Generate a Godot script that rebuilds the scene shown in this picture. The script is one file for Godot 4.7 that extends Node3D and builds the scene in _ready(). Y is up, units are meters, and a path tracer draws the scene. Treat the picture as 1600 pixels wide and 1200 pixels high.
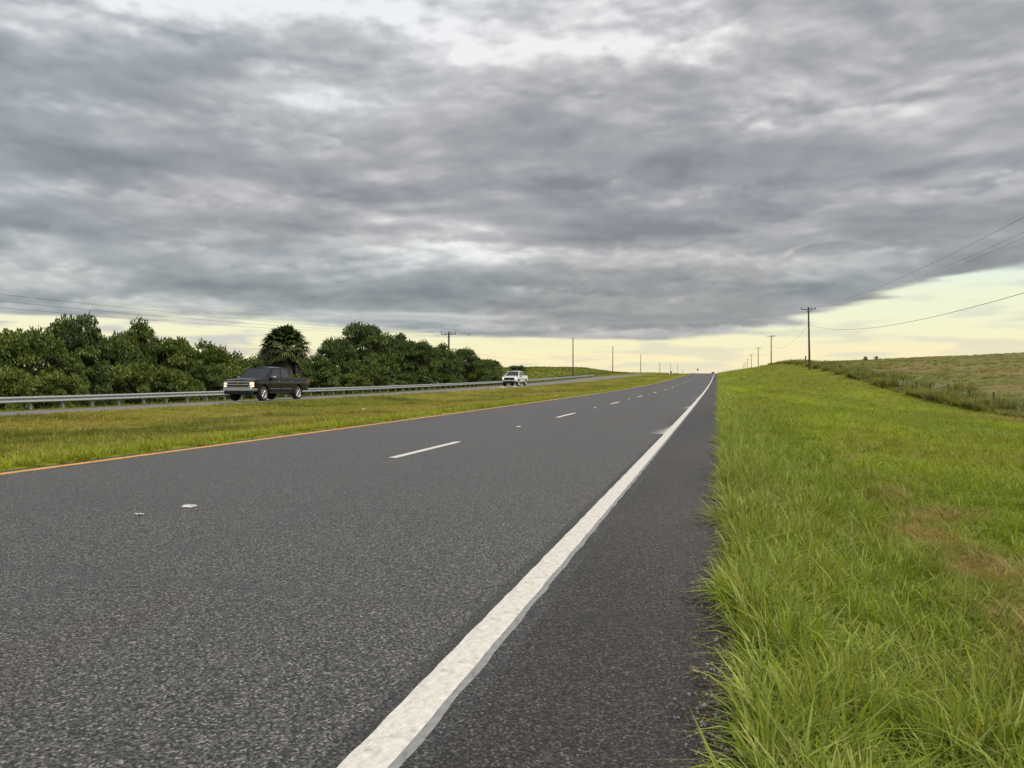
extends Node3D
# A divided highway under a low cloud deck. x = metres to the right of the pavement edge, z = -(metres along the road), y up.

const YAW := 15.0
var rng := RandomNumberGenerator.new()
var n_warp := FastNoiseLite.new()
var n_deck := FastNoiseLite.new()
var n_fine := FastNoiseLite.new()
var n_patch := FastNoiseLite.new()
var n_small := FastNoiseLite.new()
var used := {}

# ---------------------------------------------------------------- mesh building
class MB:
	var v := PackedVector3Array()
	var n := PackedVector3Array()
	var c := PackedColorArray()
	var t := PackedVector2Array()
	var i := PackedInt32Array()
	func vert(p: Vector3, nn: Vector3, col: Color, uv := Vector2.ZERO) -> int:
		v.append(p); n.append(nn); c.append(col); t.append(uv)
		return v.size() - 1
	func tri(a: Vector3, b: Vector3, d: Vector3, col := Color.WHITE) -> void:
		var nn := (d - a).cross(b - a).normalized()
		var k := v.size()
		for p in [a, b, d]:
			vert(p, nn, col, Vector2(p.x + p.z, p.y))
		i.append_array([k, k + 1, k + 2])
	func quad(a: Vector3, b: Vector3, d: Vector3, e: Vector3, col := Color.WHITE) -> void:
		var nn := (d - a).cross(b - a).normalized()
		var k := v.size()
		for p in [a, b, d, e]:
			vert(p, nn, col, Vector2(p.x + p.z, p.y))
		i.append_array([k, k + 1, k + 2, k, k + 2, k + 3])
	# a box with chamfered edges: centre, half sizes, chamfer, turn
	func box(o: Vector3, h: Vector3, ch := 0.0, b := Basis(), col := Color.WHITE) -> void:
		if ch <= 0.0:
			for ax in 3:
				for s in [-1.0, 1.0]:
					var f := Vector3.ZERO; f[ax] = s * h[ax]
					var p := Vector3.ZERO; p[(ax + 1) % 3] = h[(ax + 1) % 3]
					var q := Vector3.ZERO; q[(ax + 2) % 3] = h[(ax + 2) % 3] * s
					quad(o + b * (f - p - q), o + b * (f - p + q), o + b * (f + p + q), o + b * (f + p - q), col)
			return
		var g := h - Vector3.ONE * ch
		for ax in 3:
			var a1 := (ax + 1) % 3
			var a2 := (ax + 2) % 3
			for s in [-1.0, 1.0]:
				var f := Vector3.ZERO; f[ax] = s * h[ax]
				var p := Vector3.ZERO; p[a1] = g[a1]
				var q := Vector3.ZERO; q[a2] = g[a2] * s
				quad(o + b * (f - p - q), o + b * (f - p + q), o + b * (f + p + q), o + b * (f + p - q), col)
				for s2 in [-1.0, 1.0]:
					var e1 := Vector3.ZERO; e1[ax] = s * h[ax]; e1[a1] = s2 * g[a1]
					var e2 := Vector3.ZERO; e2[ax] = s * g[ax]; e2[a1] = s2 * h[a1]
					var w := Vector3.ZERO; w[a2] = g[a2] * s * s2
					quad(o + b * (e1 - w), o + b * (e1 + w), o + b * (e2 + w), o + b * (e2 - w), col)
		for sx in [-1.0, 1.0]:
			for sy in [-1.0, 1.0]:
				for sz in [-1.0, 1.0]:
					var a := Vector3(sx * h.x, sy * g.y, sz * g.z)
					var bb := Vector3(sx * g.x, sy * h.y, sz * g.z)
					var d := Vector3(sx * g.x, sy * g.y, sz * h.z)
					if sx * sy * sz > 0: tri(o + b * a, o + b * d, o + b * bb, col)
					else: tri(o + b * a, o + b * bb, o + b * d, col)
	# a tapered tube through points
	func tube(pts: Array, rad: Array, sides := 8, col := Color.WHITE, caps := true) -> void:
		var k0 := v.size()
		var up := Vector3.UP if absf((pts[1] - pts[0]).normalized().y) < 0.9 else Vector3.RIGHT
		for k in pts.size():
			var d: Vector3 = (pts[mini(k + 1, pts.size() - 1)] - pts[maxi(k - 1, 0)]).normalized()
			var a := d.cross(up).normalized()
			var bb := d.cross(a)
			for s in sides:
				var an := TAU * s / sides
				var nn := a * cos(an) + bb * sin(an)
				vert(pts[k] + nn * rad[k], nn, col, Vector2(float(s) / sides, k))
		for k in pts.size() - 1:
			for s in sides:
				var p := k0 + k * sides + s
				var q := k0 + k * sides + (s + 1) % sides
				i.append_array([p, q + sides, q, p, p + sides, q + sides])
		if caps:
			for e in [0, pts.size() - 1]:
				var d: Vector3 = (pts[1] - pts[0]).normalized() * -1.0 if e == 0 else (pts[e] - pts[e - 1]).normalized()
				var m := vert(pts[e], d, col)
				for s in sides:
					var p: int = vert(v[k0 + e * sides + s], d, col)
					var q: int = vert(v[k0 + e * sides + (s + 1) % sides], d, col)
					i.append_array([m, p, q] if e == 0 else [m, q, p])
	# a smooth grid of points given row by row
	func grid(rows: Array, col := Color.WHITE, cols = null, uvs = null, flip := false) -> void:
		var nr := rows.size()
		var nc: int = rows[0].size()
		var k0 := v.size()
		for r in nr:
			for q in nc:
				var dr: Vector3 = rows[mini(r + 1, nr - 1)][q] - rows[maxi(r - 1, 0)][q]
				var dc: Vector3 = rows[r][mini(q + 1, nc - 1)] - rows[r][maxi(q - 1, 0)]
				var nn := dr.cross(dc).normalized()
				if flip: nn = -nn
				vert(rows[r][q], nn, cols[r][q] if cols != null else col, uvs[r][q] if uvs != null else Vector2(q, r))
		for r in nr - 1:
			for q in nc - 1:
				var a := k0 + r * nc + q
				var b := a + nc
				if flip: i.append_array([a, b, b + 1, a, b + 1, a + 1])
				else: i.append_array([a, b + 1, b, a, a + 1, b + 1])
	func lathe(o: Vector3, prof: Array, sides: int, ax: Vector3, col := Color.WHITE) -> void:
		# prof: [along axis, radius]
		var a := ax.cross(Vector3.UP if absf(ax.y) < 0.9 else Vector3.RIGHT).normalized()
		var b := ax.cross(a)
		var rows := []
		for p in prof:
			var row := []
			for s in sides + 1:
				var an := TAU * s / sides
				row.append(o + ax * p[0] + (a * cos(an) + b * sin(an)) * p[1])
			rows.append(row)
		grid(rows, col, null, null, true)
	func commit() -> ArrayMesh:
		var arr := []
		arr.resize(Mesh.ARRAY_MAX)
		arr[Mesh.ARRAY_VERTEX] = v; arr[Mesh.ARRAY_NORMAL] = n; arr[Mesh.ARRAY_COLOR] = c; arr[Mesh.ARRAY_TEX_UV] = t; arr[Mesh.ARRAY_INDEX] = i
		var m := ArrayMesh.new()
		m.add_surface_from_arrays(Mesh.PRIMITIVE_TRIANGLES, arr)
		return m

func numbered(called: String) -> String:
	var k: int = used.get(called, 0)
	used[called] = k + 1
	return called if k == 0 else "%s_%03d" % [called, k]

func meta(o: Node, label: String, category := "", group := "", kind := "") -> Node:
	if label: o.set_meta("label", label)
	if category: o.set_meta("category", category)
	if group: o.set_meta("group", group)
	if kind: o.set_meta("kind", kind)
	return o

func thing(called: String, label: String, category: String, at := Vector3.ZERO, turn := 0.0, group := "") -> Node3D:
	var o := Node3D.new()
	o.name = numbered(called)
	add_child(o)
	o.position = at; o.rotation.y = turn
	meta(o, label, category, group)
	return o

func part(called: String, mesh: Mesh, mat: Material, parent: Node = null) -> MeshInstance3D:
	var o := MeshInstance3D.new()
	o.mesh = mesh
	o.material_override = mat
	o.name = numbered(called) if parent == null else called
	(parent if parent else self).add_child(o, true)
	return o

func mat(col: Color, rough := 0.8, metal := 0.0, spec := 0.5) -> StandardMaterial3D:
	var m := StandardMaterial3D.new()
	m.albedo_color = col.linear_to_srgb()
	m.roughness = rough; m.metallic = metal; m.metallic_specular = spec
	return m

func vmat(rough := 0.8, spec := 0.5) -> StandardMaterial3D:
	var m := mat(Color.WHITE, rough, 0.0, spec)
	m.vertex_color_use_as_albedo = true
	return m

func noise_tex(size: int, freq: float, kind: int, sd: int, ramp: Array, oct := 4, cell := -1) -> NoiseTexture2D:
	var f := FastNoiseLite.new()
	f.noise_type = kind; f.seed = sd; f.frequency = freq
	f.fractal_type = FastNoiseLite.FRACTAL_FBM if oct > 1 else FastNoiseLite.FRACTAL_NONE
	f.fractal_octaves = oct
	if cell >= 0: f.cellular_return_type = cell
	var t := NoiseTexture2D.new()
	t.width = size; t.height = size; t.seamless = true; t.noise = f
	if ramp:
		var g := Gradient.new()
		var offs := PackedFloat32Array(); var cols := PackedColorArray()
		for r in ramp:
			offs.append(r[0]); cols.append(Color(r[1], r[2], r[3]).linear_to_srgb())
		g.offsets = offs; g.colors = cols
		t.color_ramp = g
	return t

# ---------------------------------------------------------------- lie of the land
const P := [[-400.0, 0.0], [-60.0, 0.04], [0.0, 0.06], [12.0, 0.10], [25.0, 0.17], [46.0, 0.31], [74.0, 0.55], [134.0, 1.42], [218.0, 3.15], [301.0, 4.55], [350.0, 4.95], [450.0, 5.4], [700.0, 6.7], [1000.0, 7.2], [5000.0, 7.2]]
const R := [[-400.0, -0.9], [-60.0, -0.8], [10.0, -0.72], [30.0, -0.85], [56.0, -0.85], [79.0, 0.05], [110.0, 1.8], [145.0, 3.5], [200.0, 5.7], [283.0, 6.7], [400.0, 7.4], [600.0, 8.2], [1000.0, 8.5], [5000.0, 8.5]]
const DROP := [[-400.0, 1.7], [60.0, 1.7], [120.0, 1.3], [200.0, 0.0], [5000.0, 0.0]]

func curve(tab: Array, u: float) -> float:
	if u <= tab[0][0]: return tab[0][1]
	for k in range(1, tab.size()):
		if u <= tab[k][0]:
			var x0: float = tab[k - 1][0]; var x1: float = tab[k][0]
			var y0: float = tab[k - 1][1]; var y1: float = tab[k][1]
			var m := (y1 - y0) / (x1 - x0)
			var m0 := m; var m1 := m
			if k > 1: m0 = 0.5 * (m + (y0 - tab[k - 2][1]) / (x0 - tab[k - 2][0]))
			if k < tab.size() - 1: m1 = 0.5 * (m + (tab[k + 1][1] - y1) / (tab[k + 1][0] - x1))
			var t := (u - x0) / (x1 - x0); var w := x1 - x0
			return (2 * t * t * t - 3 * t * t + 1) * y0 + (t * t * t - 2 * t * t + t) * w * m0 + (3 * t * t - 2 * t * t * t) * y1 + (t * t * t - t * t) * w * m1
	return tab[-1][1]

func sm(a: float, b: float, x: float) -> float:
	return smoothstep(a, b, x)

func road_y(u: float, v: float) -> float:   # surface of the near carriageway
	return curve(P, u) - 0.0085 * (v + 8.4)

func far_road_y(u: float, v: float) -> float:
	return curve(P, u) - 0.034 * (-21.5 - v)

func edge_at(u: float) -> float:             # where the grass creeps over the pavement
	return 0.05 + 0.11 * n_small.get_noise_2d(u * 1.1, 7.0) + 0.05 * n_small.get_noise_2d(u * 5.0, 50.0) - 0.13 * exp(-pow((u - 6.9) / 0.35, 2.0))

func med_edge(u: float) -> float:
	return -8.66 + 0.07 * n_small.get_noise_2d(u * 1.5, 90.0)

func land(u: float, v: float) -> float:
	var p := curve(P, u)
	var h: float
	var far := 1.0 - sm(200.0, 500.0, absf(u - 150.0))
	var bumps := n_patch.get_noise_2d(u * 0.9, v * 0.9) * 0.10
	if v > 0.0:
		var r := curve(R, u)
		var e := road_y(u, 0.0)
		if v < 17.0:
			h = lerpf(e, r, pow(v / 17.0, 0.8)) + bumps * sm(0.5, 3.0, v)
		else:
			var w := v - 17.0
			h = r + 0.041 * minf(w, 60.0) + 0.03 * clampf(w - 60.0, 0.0, 80.0) + bumps * 3.0 * sm(0.0, 10.0, w)
		h += 0.035 * n_small.get_noise_2d(u * 2.0, v * 2.0) * sm(0.2, 1.0, v)
	elif v > -8.75:
		h = road_y(u, v)
	elif v > -21.5:
		var t := (v + 8.75) / -12.75
		h = lerpf(road_y(u, -8.75), far_road_y(u, -21.5), t) - 0.16 * sin(t * PI) + bumps * sin(t * PI) + 0.03 * n_small.get_noise_2d(u * 1.5, v * 1.5) * sin(t * PI)
	elif v > -30.5:
		h = far_road_y(u, v)
	else:
		h = far_road_y(u, -30.5)
		h -= 0.10 * sm(-30.5, -32.0, v) + curve(DROP, u) * sm(-33.0, -38.5, v) - bumps * sm(-31.0, -36.0, v)
		var m := sm(-41.5, -52.0, v) * exp(-pow((u - 300.0) / 75.0, 2.0)) * 1.5
		m += sm(-41.5, -58.0, v) * exp(-pow((u - 215.0) / 70.0, 2.0)) * 1.7
		h += m + n_patch.get_noise_2d(u * 0.5, v * 0.5 + 300.0) * 0.5 * sm(-42.0, -52.0, v)
	# the bed the pavements lie in, and soil that laps over their edges
	var ed := edge_at(u)
	if v < 0.6 and v > -9.3:
		var me := med_edge(u)
		var top := minf((v - ed) * 0.16, 0.012) if v > -4.0 else minf((me - v) * 0.16, 0.012)
		if v > -4.0: h = lerpf(road_y(u, v) + maxf(top, -0.08), h, sm(0.2, 0.6, v))
		else: h = lerpf(road_y(u, v) + maxf(top, -0.08), h, sm(-8.8, -9.3, v))
	elif v < -21.0 and v > -31.0:
		var fe := -21.5 + 0.15 * n_small.get_noise_2d(u * 0.8, 130.0)
		var ff := -30.5 + 0.2 * n_small.get_noise_2d(u * 0.8, 170.0)
		var top := minf((v - fe) * 0.12, 0.02) if v > -26.0 else minf((ff - v) * 0.12, 0.02)
		h = far_road_y(u, v) + maxf(top, -0.09) if v > -30.5 else h + minf(top, 0.02)
		if v > -21.5: h = lerpf(far_road_y(u, v) + top, lerpf(road_y(u, -8.75), far_road_y(u, -21.5), (v + 8.75) / -12.75), sm(-21.5, -21.0, v))
	return h

# base colours of the turf, by place (linear)
func turf(u: float, v: float) -> Color:
	var a := n_patch.get_noise_2d(u * 0.5, v * 2.2 + 40.0)       # streaks along the mower's path
	var b := n_patch.get_noise_2d(u * 2.1 + 200.0, v * 3.0)
	var d := n_small.get_noise_2d(u * 1.3 + 80.0, v * 1.6)
	var green := Color(0.200, 0.270, 0.026)
	var lime := Color(0.310, 0.380, 0.028)
	var olive := Color(0.220, 0.225, 0.038)
	var straw := Color(0.310, 0.235, 0.105)
	var c := green
	if v > -5.0 and v < 17.5:
		c = green.lerp(lime, clampf(0.45 + 1.3 * a, 0.0, 1.0))
		c = c.lerp(olive, clampf(0.15 + 1.6 * b, 0.0, 0.8))
		c = c.lerp(straw, clampf((d - 0.22) * 2.2, 0.0, 0.75) * sm(0.7, 1.6, v))
		# thatch left by the mower, a ragged row about two metres from the pavement
		var row := exp(-pow((v - 1.75 - 0.35 * n_small.get_noise_2d(u * 0.8, 300.0)) / 0.33, 2.0)) * sm(14.0, 6.0, u)
		c = c.lerp(straw, clampf(row * (0.75 + 1.7 * d), 0.0, 0.9))
		# worn earth by the ditch
		var du := (u - 45.0) / 7.0; var dv := (v - 14.6) / 1.3
		c = c.lerp(Color(0.30, 0.20, 0.10), clampf(1.5 * exp(-du * du - dv * dv) * (0.6 + 1.6 * b + d), 0.0, 0.9))
		c = c.lerp(olive, 0.55 * sm(45.0, 110.0, u) * sm(3.0, 9.0, v))
	elif v >= 17.5:
		var brown := Color(0.285, 0.230, 0.095)
		c = Color(0.200, 0.225, 0.055).lerp(brown, clampf(0.55 + 1.5 * n_patch.get_noise_2d(u * 0.35 + 70.0, v * 1.2), 0.0, 1.0))
		c = c.lerp(Color(0.31, 0.28, 0.15), clampf(b * 1.6, 0.0, 0.7))
	elif v > -21.6:
		c = Color(0.215, 0.245, 0.034).lerp(Color(0.330, 0.300, 0.062), clampf(0.5 + 1.5 * a, 0.0, 1.0))
		c = c.lerp(Color(0.12, 0.145, 0.024), clampf((b - 0.05) * 2.2, 0.0, 0.7))
		c = c.lerp(straw, clampf((d - 0.2) * 2.0, 0.0, 0.55))
		c = c.lerp(lime, 0.6 * sm(-10.8, -9.4, v))
	else:
		c = Color(0.17, 0.21, 0.032).lerp(Color(0.24, 0.22, 0.06), clampf(0.4 + a, 0.0, 1.0))
	return c

func steps(list: Array) -> PackedFloat32Array:   # [from, to, step] runs
	var out := PackedFloat32Array()
	for r in list:
		var n := int(round((r[1] - r[0]) / r[2]))
		for k in n: out.append(lerpf(r[0], r[1], float(k) / n))
	out.append(list[-1][1])
	return out

func sheet(us: PackedFloat32Array, vs: PackedFloat32Array, y: Callable, col: Callable, tile: float) -> ArrayMesh:
	var mb := MB.new()
	var rows := []; var cols := []; var uvs := []
	for u in us:
		var row := []; var cr := []; var ur := []
		for v in vs:
			row.append(Vector3(v, y.call(u, v), -u))
			cr.append(col.call(u, v))
			ur.append(Vector2(v / tile, u / tile))
		rows.append(row); cols.append(cr); uvs.append(ur)
	mb.grid(rows, Color.WHITE, cols, uvs, true)
	return mb.commit()

# ---------------------------------------------------------------- sky
const EDGE := [[-180.0, 1.5], [-120.0, 2.0], [-80.0, 4.0], [-48.7, 4.3], [-33.0, 4.6], [-24.0, 3.5], [-15.0, 3.0], [-6.0, 3.3], [3.4, 4.0], [8.0, 5.0], [13.4, 6.3], [18.7, 7.0], [40.0, 5.4], [80.0, 3.6], [130.0, 2.0], [180.0, 1.5]]  # lower edge of deck; unseen part behind camera lowered to dim chrome reflections
# lighter and darker parts of the deck: azimuth, elevation, their widths in degrees, and strength
const ROLLS := [4.6, 5.6, 6.7, 8.0, 9.4, 11.0, 12.8, 14.9, 17.3, 20.0, 23.2, 27.0, 32.0, 38.0, 46.0, 56.0, 68.0]
const LUMPS := [
	[-40.0, 24.6, 9.0, 1.6, 0.55], [-27.0, 25.6, 6.0, 1.1, 0.45], [-48.0, 23.0, 3.0, 2.5, 0.25], [-20.0, 24.5, 7.0, 1.6, 0.22], [-5.0, 25.0, 10.0, 3.0, 0.15], [10.0, 24.0, 9.0, 2.5, 0.12],
	[-30.0, 17.0, 14.0, 2.4, -0.13], [-42.0, 12.5, 8.0, 2.0, -0.12], [-12.0, 13.5, 9.0, 2.2, -0.12], [10.0, 17.0, 12.0, 2.6, -0.15], [-10.0, 19.5, 8.0, 1.5, -0.08],
	[-18.5, 9.6, 4.5, 1.7, 0.13], [-31.0, 11.5, 3.5, 1.4, 0.12], [-38.0, 14.2, 3.0, 0.8, 0.14], [8.0, 14.4, 9.0, 0.7, 0.20], [14.0, 15.2, 7.0, 0.6, 0.14], [-4.0, 12.6, 3.0, 0.8, 0.12], [7.5, 9.3, 3.6, 0.28, 0.28],
	[14.0, 11.2, 8.0, 1.5, -0.12], [-15.0, 6.0, 16.0, 1.5, -0.06], [4.0, 6.2, 8.0, 1.0, -0.08], [-10.0, 11.0, 5.0, 1.2, -0.08]]

func sky_at(az: float, el: float) -> Color:
	var a := deg_to_rad(az); var e := deg_to_rad(el)
	var y := sin(e)
	var q := Vector2(sin(a), -cos(a)) * cos(e) / (y + 0.13) + Vector2(57.3, 23.7)
	# air below and behind the deck
	var air: Color
	if el < 1.6: air = Color(0.82, 0.74, 0.56).lerp(Color(0.96, 0.87, 0.54), sm(0.0, 1.6, el))
	else: air = Color(0.96, 0.87, 0.54).lerp(Color(0.88, 0.91, 0.66), sm(1.6, 5.0, el)).lerp(Color(0.78, 0.89, 0.82), sm(5.0, 8.0, el))
	var thin := n_fine.get_noise_3d(sin(a) * 9.0 + 20.0, el * 1.3, cos(a) * 9.0 + 20.0)
	var small := clampf((thin - 0.06) * 3.4, 0.0, 0.85) * sm(0.3, 1.4, el)
	var c := air.lerp(Color(0.58, 0.58, 0.57), small * (0.45 + 0.55 * sm(-2.0, -16.0, az) if az < 60.0 and az > -120.0 else 0.6))
	# the deck: soft rolls seen from below, flattened by distance
	var w := Vector2(n_warp.get_noise_2d(q.x, q.y), n_warp.get_noise_2d(q.x + 31.0, q.y - 17.0))
	var s := q + w * 0.30
	var d := n_deck.get_noise_2d(s.x, s.y * 1.25)
	var d2 := n_deck.get_noise_2d(s.x * 1.0 + 0.04, s.y * 1.25 + 0.13)
	var f := n_fine.get_noise_2d(s.x * 1.9 + 9.0, s.y * 2.4)
	var band := n_warp.get_noise_3d(sin(a) * 1.3 + 7.0, el * 0.42, cos(a) * 1.3 + 7.0)   # long flat layers
	# puffs with height of their own, not drawn out by the perspective
	var dir := Vector3(sin(a) * cos(e), y * 2.6, -cos(a) * cos(e))
	var p1 := n_fine.get_noise_3dv(dir * 11.0 + Vector3(40, 3, 9) + Vector3(w.x, w.y, w.x) * 0.8)
	var p2 := n_fine.get_noise_3dv(dir * 11.0 + Vector3(40.07, 3.22, 9) + Vector3(w.x, w.y, w.x) * 0.8)
	var t := 0.55 + 0.36 * d + 0.10 * f + 0.55 * (d - d2) + 0.26 * band + (0.10 * p1 + 0.42 * (p1 - p2)) * sm(3.5, 7.0, el)
	t += 0.08 * sm(8.0, 26.0, el)
	# overlapping rolls of cloud, far ones low and near ones high: each has a crisp, lit upper edge and a soft dark base
	for k in ROLLS.size():
		var top: float = ROLLS[k]
		var tall := 0.55 + top * 0.16
		if el > top + tall or el < top - tall * 2.6: continue
		var ks := 17.0 * k
		var big := n_warp.get_noise_3d(sin(a) * 3.2 + ks, 5.0, cos(a) * 3.2)
		var crinkle := n_fine.get_noise_3d(dir.x * 34.0 / (0.5 + top * 0.06) + ks, dir.y * 40.0 / (0.5 + top * 0.06), dir.z * 34.0 / (0.5 + top * 0.06))
		var edge := top + tall * (1.1 * big + 0.45 * crinkle) - el
		var depth := edge / (tall * 1.7)
		var there := sm(-0.02, 0.12, depth) * sm(1.0, 0.55, depth) * sm(-0.30, 0.10, n_warp.get_noise_3d(sin(a) * 4.5 - ks, 2.0, cos(a) * 4.5))
		if there > 0.0:
			var tone := lerpf(0.84, 0.23, sm(-0.05, 0.62, depth)) + 0.30 * crinkle * sm(0.6, 0.0, depth) + 0.22 * (d + f * 0.5)
			t = lerpf(t, tone + (t - 0.45) * 0.55, there * 0.78)
	var wob := 1.0 * d + 0.4 * f + 1.7 * p1
	for l in LUMPS:
		var x: float = (az - l[0] + 2.0 * w.x) / l[2]; var z: float = (el - l[1] + wob) / l[3]
		var g := x * x + z * z
		if g < 8.0: t += l[4] * exp(-g)
	t += 0.17 * n_fine.get_noise_3dv(dir * 36.0 + Vector3(w.x, w.y, 3.0) * 2.0) * sm(0.42, 0.75, t) * sm(4.0, 8.0, el)
	var deck: Color
	var dark := Color(0.240, 0.260, 0.290); var mid := Color(0.375, 0.386, 0.412); var light := Color(0.56, 0.56, 0.575); var white := Color(0.88, 0.87, 0.88)
	if t < 0.45: deck = dark.lerp(mid, clampf(t / 0.45, 0.0, 1.0))
	elif t < 0.8: deck = mid.lerp(light, (t - 0.45) / 0.35)
	else: deck = light.lerp(white, clampf((t - 0.8) / 0.35, 0.0, 1.0))
	# thinner places let a little of the blue-green sky through
	var teal := n_warp.get_noise_2d(q.x * 0.8 + 70.0, q.y * 0.8 - 40.0) + 0.25 * sm(0.0, -40.0, az) * sm(70.0, 20.0, el)
	deck = deck.lerp(Color(deck.r * 0.91, deck.g * 1.0, deck.b * 1.04), clampf(teal * 1.8, 0.0, 0.65))
	# warmer towards the bright horizon
	deck = deck.lerp(Color(deck.r * 1.02, deck.g * 1.015, deck.b * 0.95), sm(13.0, 5.0, el))
	var rim := n_deck.get_noise_3d(sin(a) * 2.2 + 20.0, el * 1.1, cos(a) * 2.2 + 20.0) * 1.0 + thin * 0.55
	var over := sm(-0.22, 0.40, el - curve(EDGE, az) + rim)
	return c.lerp(deck, over)

func make_sky() -> ImageTexture:
	n_warp.seed = 5; n_warp.frequency = 0.5; n_warp.fractal_octaves = 3
	n_deck.seed = 23; n_deck.frequency = 0.75; n_deck.fractal_octaves = 6; n_deck.fractal_gain = 0.47
	n_fine.seed = 41; n_fine.frequency = 0.7; n_fine.fractal_octaves = 5
	var W := 4096; var H := 2048
	var whole := sky_block(W / 4, H / 4, 0, W / 4, H / 4)
	whole.resize(W, H, Image.INTERPOLATE_CUBIC)
	var x0 := int((0.5 - 72.0 / 360.0) * W); var x1 := int((0.5 + 42.0 / 360.0) * W)
	var y0 := int(H * (0.5 - 40.0 / 180.0))
	var near := sky_block(W, H, x0, x1, H / 2 + 1, y0)
	whole.blit_rect(near, Rect2i(0, 0, near.get_width(), near.get_height()), Vector2i(x0, y0))
	var turned := Image.create(W, H, false, Image.FORMAT_RGBF)   # the picture starts straight ahead (-z)
	turned.blit_rect(whole, Rect2i(W / 2, 0, W / 2, H), Vector2i(0, 0))
	turned.blit_rect(whole, Rect2i(0, 0, W / 2, H), Vector2i(W / 2, 0))
	return ImageTexture.create_from_image(turned)

func sky_block(W: int, H: int, x0: int, x1: int, y1: int, y0 := 0) -> Image:
	var data := PackedFloat32Array()
	var w := x1 - x0
	data.resize(w * (y1 - y0) * 3)
	var k := 0
	for y in range(y0, y1):
		var el := 90.0 - (y + 0.5) / H * 180.0
		for x in range(x0, x1):
			var c := Color(0.30, 0.31, 0.20) if el < -0.4 else sky_at((x + 0.5) / W * 360.0 - 180.0, maxf(el, 0.0))
			data[k] = c.r; data[k + 1] = c.g; data[k + 2] = c.b
			k += 3
	return Image.create_from_data(w, y1 - y0, false, Image.FORMAT_RGBF, data.to_byte_array())

func _ready() -> void:
	rng.seed = 11
	n_patch.seed = 3; n_patch.frequency = 0.06; n_patch.fractal_octaves = 4
	n_small.seed = 8; n_small.frequency = 0.45; n_small.fractal_octaves = 3
	# camera
	var cam := Camera3D.new()
	cam.name = "camera"
	add_child(cam)
	cam.position = Vector3(0, 1.2, 0)
	cam.rotation_degrees = Vector3(-0.14, YAW, 0)
	cam.fov = 53.13
	cam.near = 0.05; cam.far = 9000.0
	cam.current = true
	# sky, exposure
	var env := Environment.new()
	env.background_mode = Environment.BG_SKY
	var sky := Sky.new()
	var pan := PanoramaSkyMaterial.new()
	pan.panorama = make_sky()
	sky.sky_material = pan
	env.sky = sky
	env.background_energy_multiplier = 0.48
	env.tonemap_mode = Environment.TONE_MAPPER_LINEAR
	env.tonemap_exposure = 2.1
	env.sdfgi_enabled = true; env.ssao_enabled = true; env.ssil_enabled = true
	var we := WorldEnvironment.new()
	we.name = "world_environment"
	we.environment = env
	add_child(we)
	# the sun, spread by the cloud deck
	var sun := DirectionalLight3D.new()
	sun.name = "sun"
	add_child(sun)
	sun.rotation_degrees = Vector3(-55, 80, 0)
	sun.light_energy = 0.5
	sun.light_angular_distance = 40.0
	sun.light_color = Color(1.0, 0.96, 0.90)
	sun.shadow_enabled = true
	build_land()
	build_roads()
	build_trees()
	build_furniture()
	build_vehicles()
	build_grass()

# ---------------------------------------------------------------- ground and pavements
func build_land() -> void:
	var us := steps([[-3000.0, -400.0, 520.0], [-400.0, -60.0, 34.0], [-60.0, 0.0, 4.0], [0.0, 14.0, 0.2], [14.0, 40.0, 0.5], [40.0, 120.0, 1.6], [120.0, 340.0, 4.0], [340.0, 800.0, 20.0], [800.0, 4000.0, 320.0]])
	var vs := steps([[-4000.0, -400.0, 450.0], [-400.0, -100.0, 25.0], [-100.0, -34.0, 2.0], [-34.0, -31.0, 0.5], [-31.0, -30.2, 0.1], [-30.2, -21.8, 1.4], [-21.8, -21.0, 0.1], [-21.0, -9.4, 0.4], [-9.4, -8.4, 0.05], [-8.4, -0.4, 2.0], [-0.4, 0.7, 0.05], [0.7, 6.0, 0.2], [6.0, 20.0, 0.5], [20.0, 60.0, 2.0], [60.0, 200.0, 7.0], [200.0, 4000.0, 380.0]])
	var m := vmat(0.95, 0.2)
	m.albedo_texture = noise_tex(1024, 0.09, FastNoiseLite.TYPE_SIMPLEX_SMOOTH, 4, [[0.0, 0.42, 0.42, 0.40], [0.45, 0.80, 0.80, 0.78], [0.7, 1.0, 1.0, 0.95], [1.0, 1.0, 0.97, 0.85]], 5)
	m.uv1_scale = Vector3(1, 1, 1)
	m.heightmap_enabled = true
	m.heightmap_texture = noise_tex(1024, 0.06, FastNoiseLite.TYPE_SIMPLEX_SMOOTH, 4, [], 5)
	m.heightmap_scale = 4.0
	var g := part("ground", sheet(us, vs, land, turf, 3.7), m)
	meta(g, "mown grass verge, median and rising pasture", "", "", "structure")

func asphalt(lo: float, chips: float) -> StandardMaterial3D:
	var m := vmat(0.55, 0.5)
	var f := FastNoiseLite.TYPE_CELLULAR
	m.albedo_texture = noise_tex(2048, 0.14, f, 12, [[0.0, lo * 0.15, lo * 0.15, lo * 0.15], [0.35, lo * 0.60, lo * 0.59, lo * 0.59], [0.75, lo * 1.5, lo * 1.46, lo * 1.43], [0.92, lo * 2.2, lo * 2.1, lo * 2.0], [1.0, chips, chips * 0.97, chips * 0.93]], 1, FastNoiseLite.RETURN_CELL_VALUE)
	m.heightmap_enabled = true
	m.heightmap_texture = noise_tex(2048, 0.14, f, 12, [[0.0, 1, 1, 1], [0.6, 0.5, 0.5, 0.5], [1.0, 0, 0, 0]], 1, FastNoiseLite.RETURN_DISTANCE)
	m.heightmap_scale = 0.45
	return m

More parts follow.
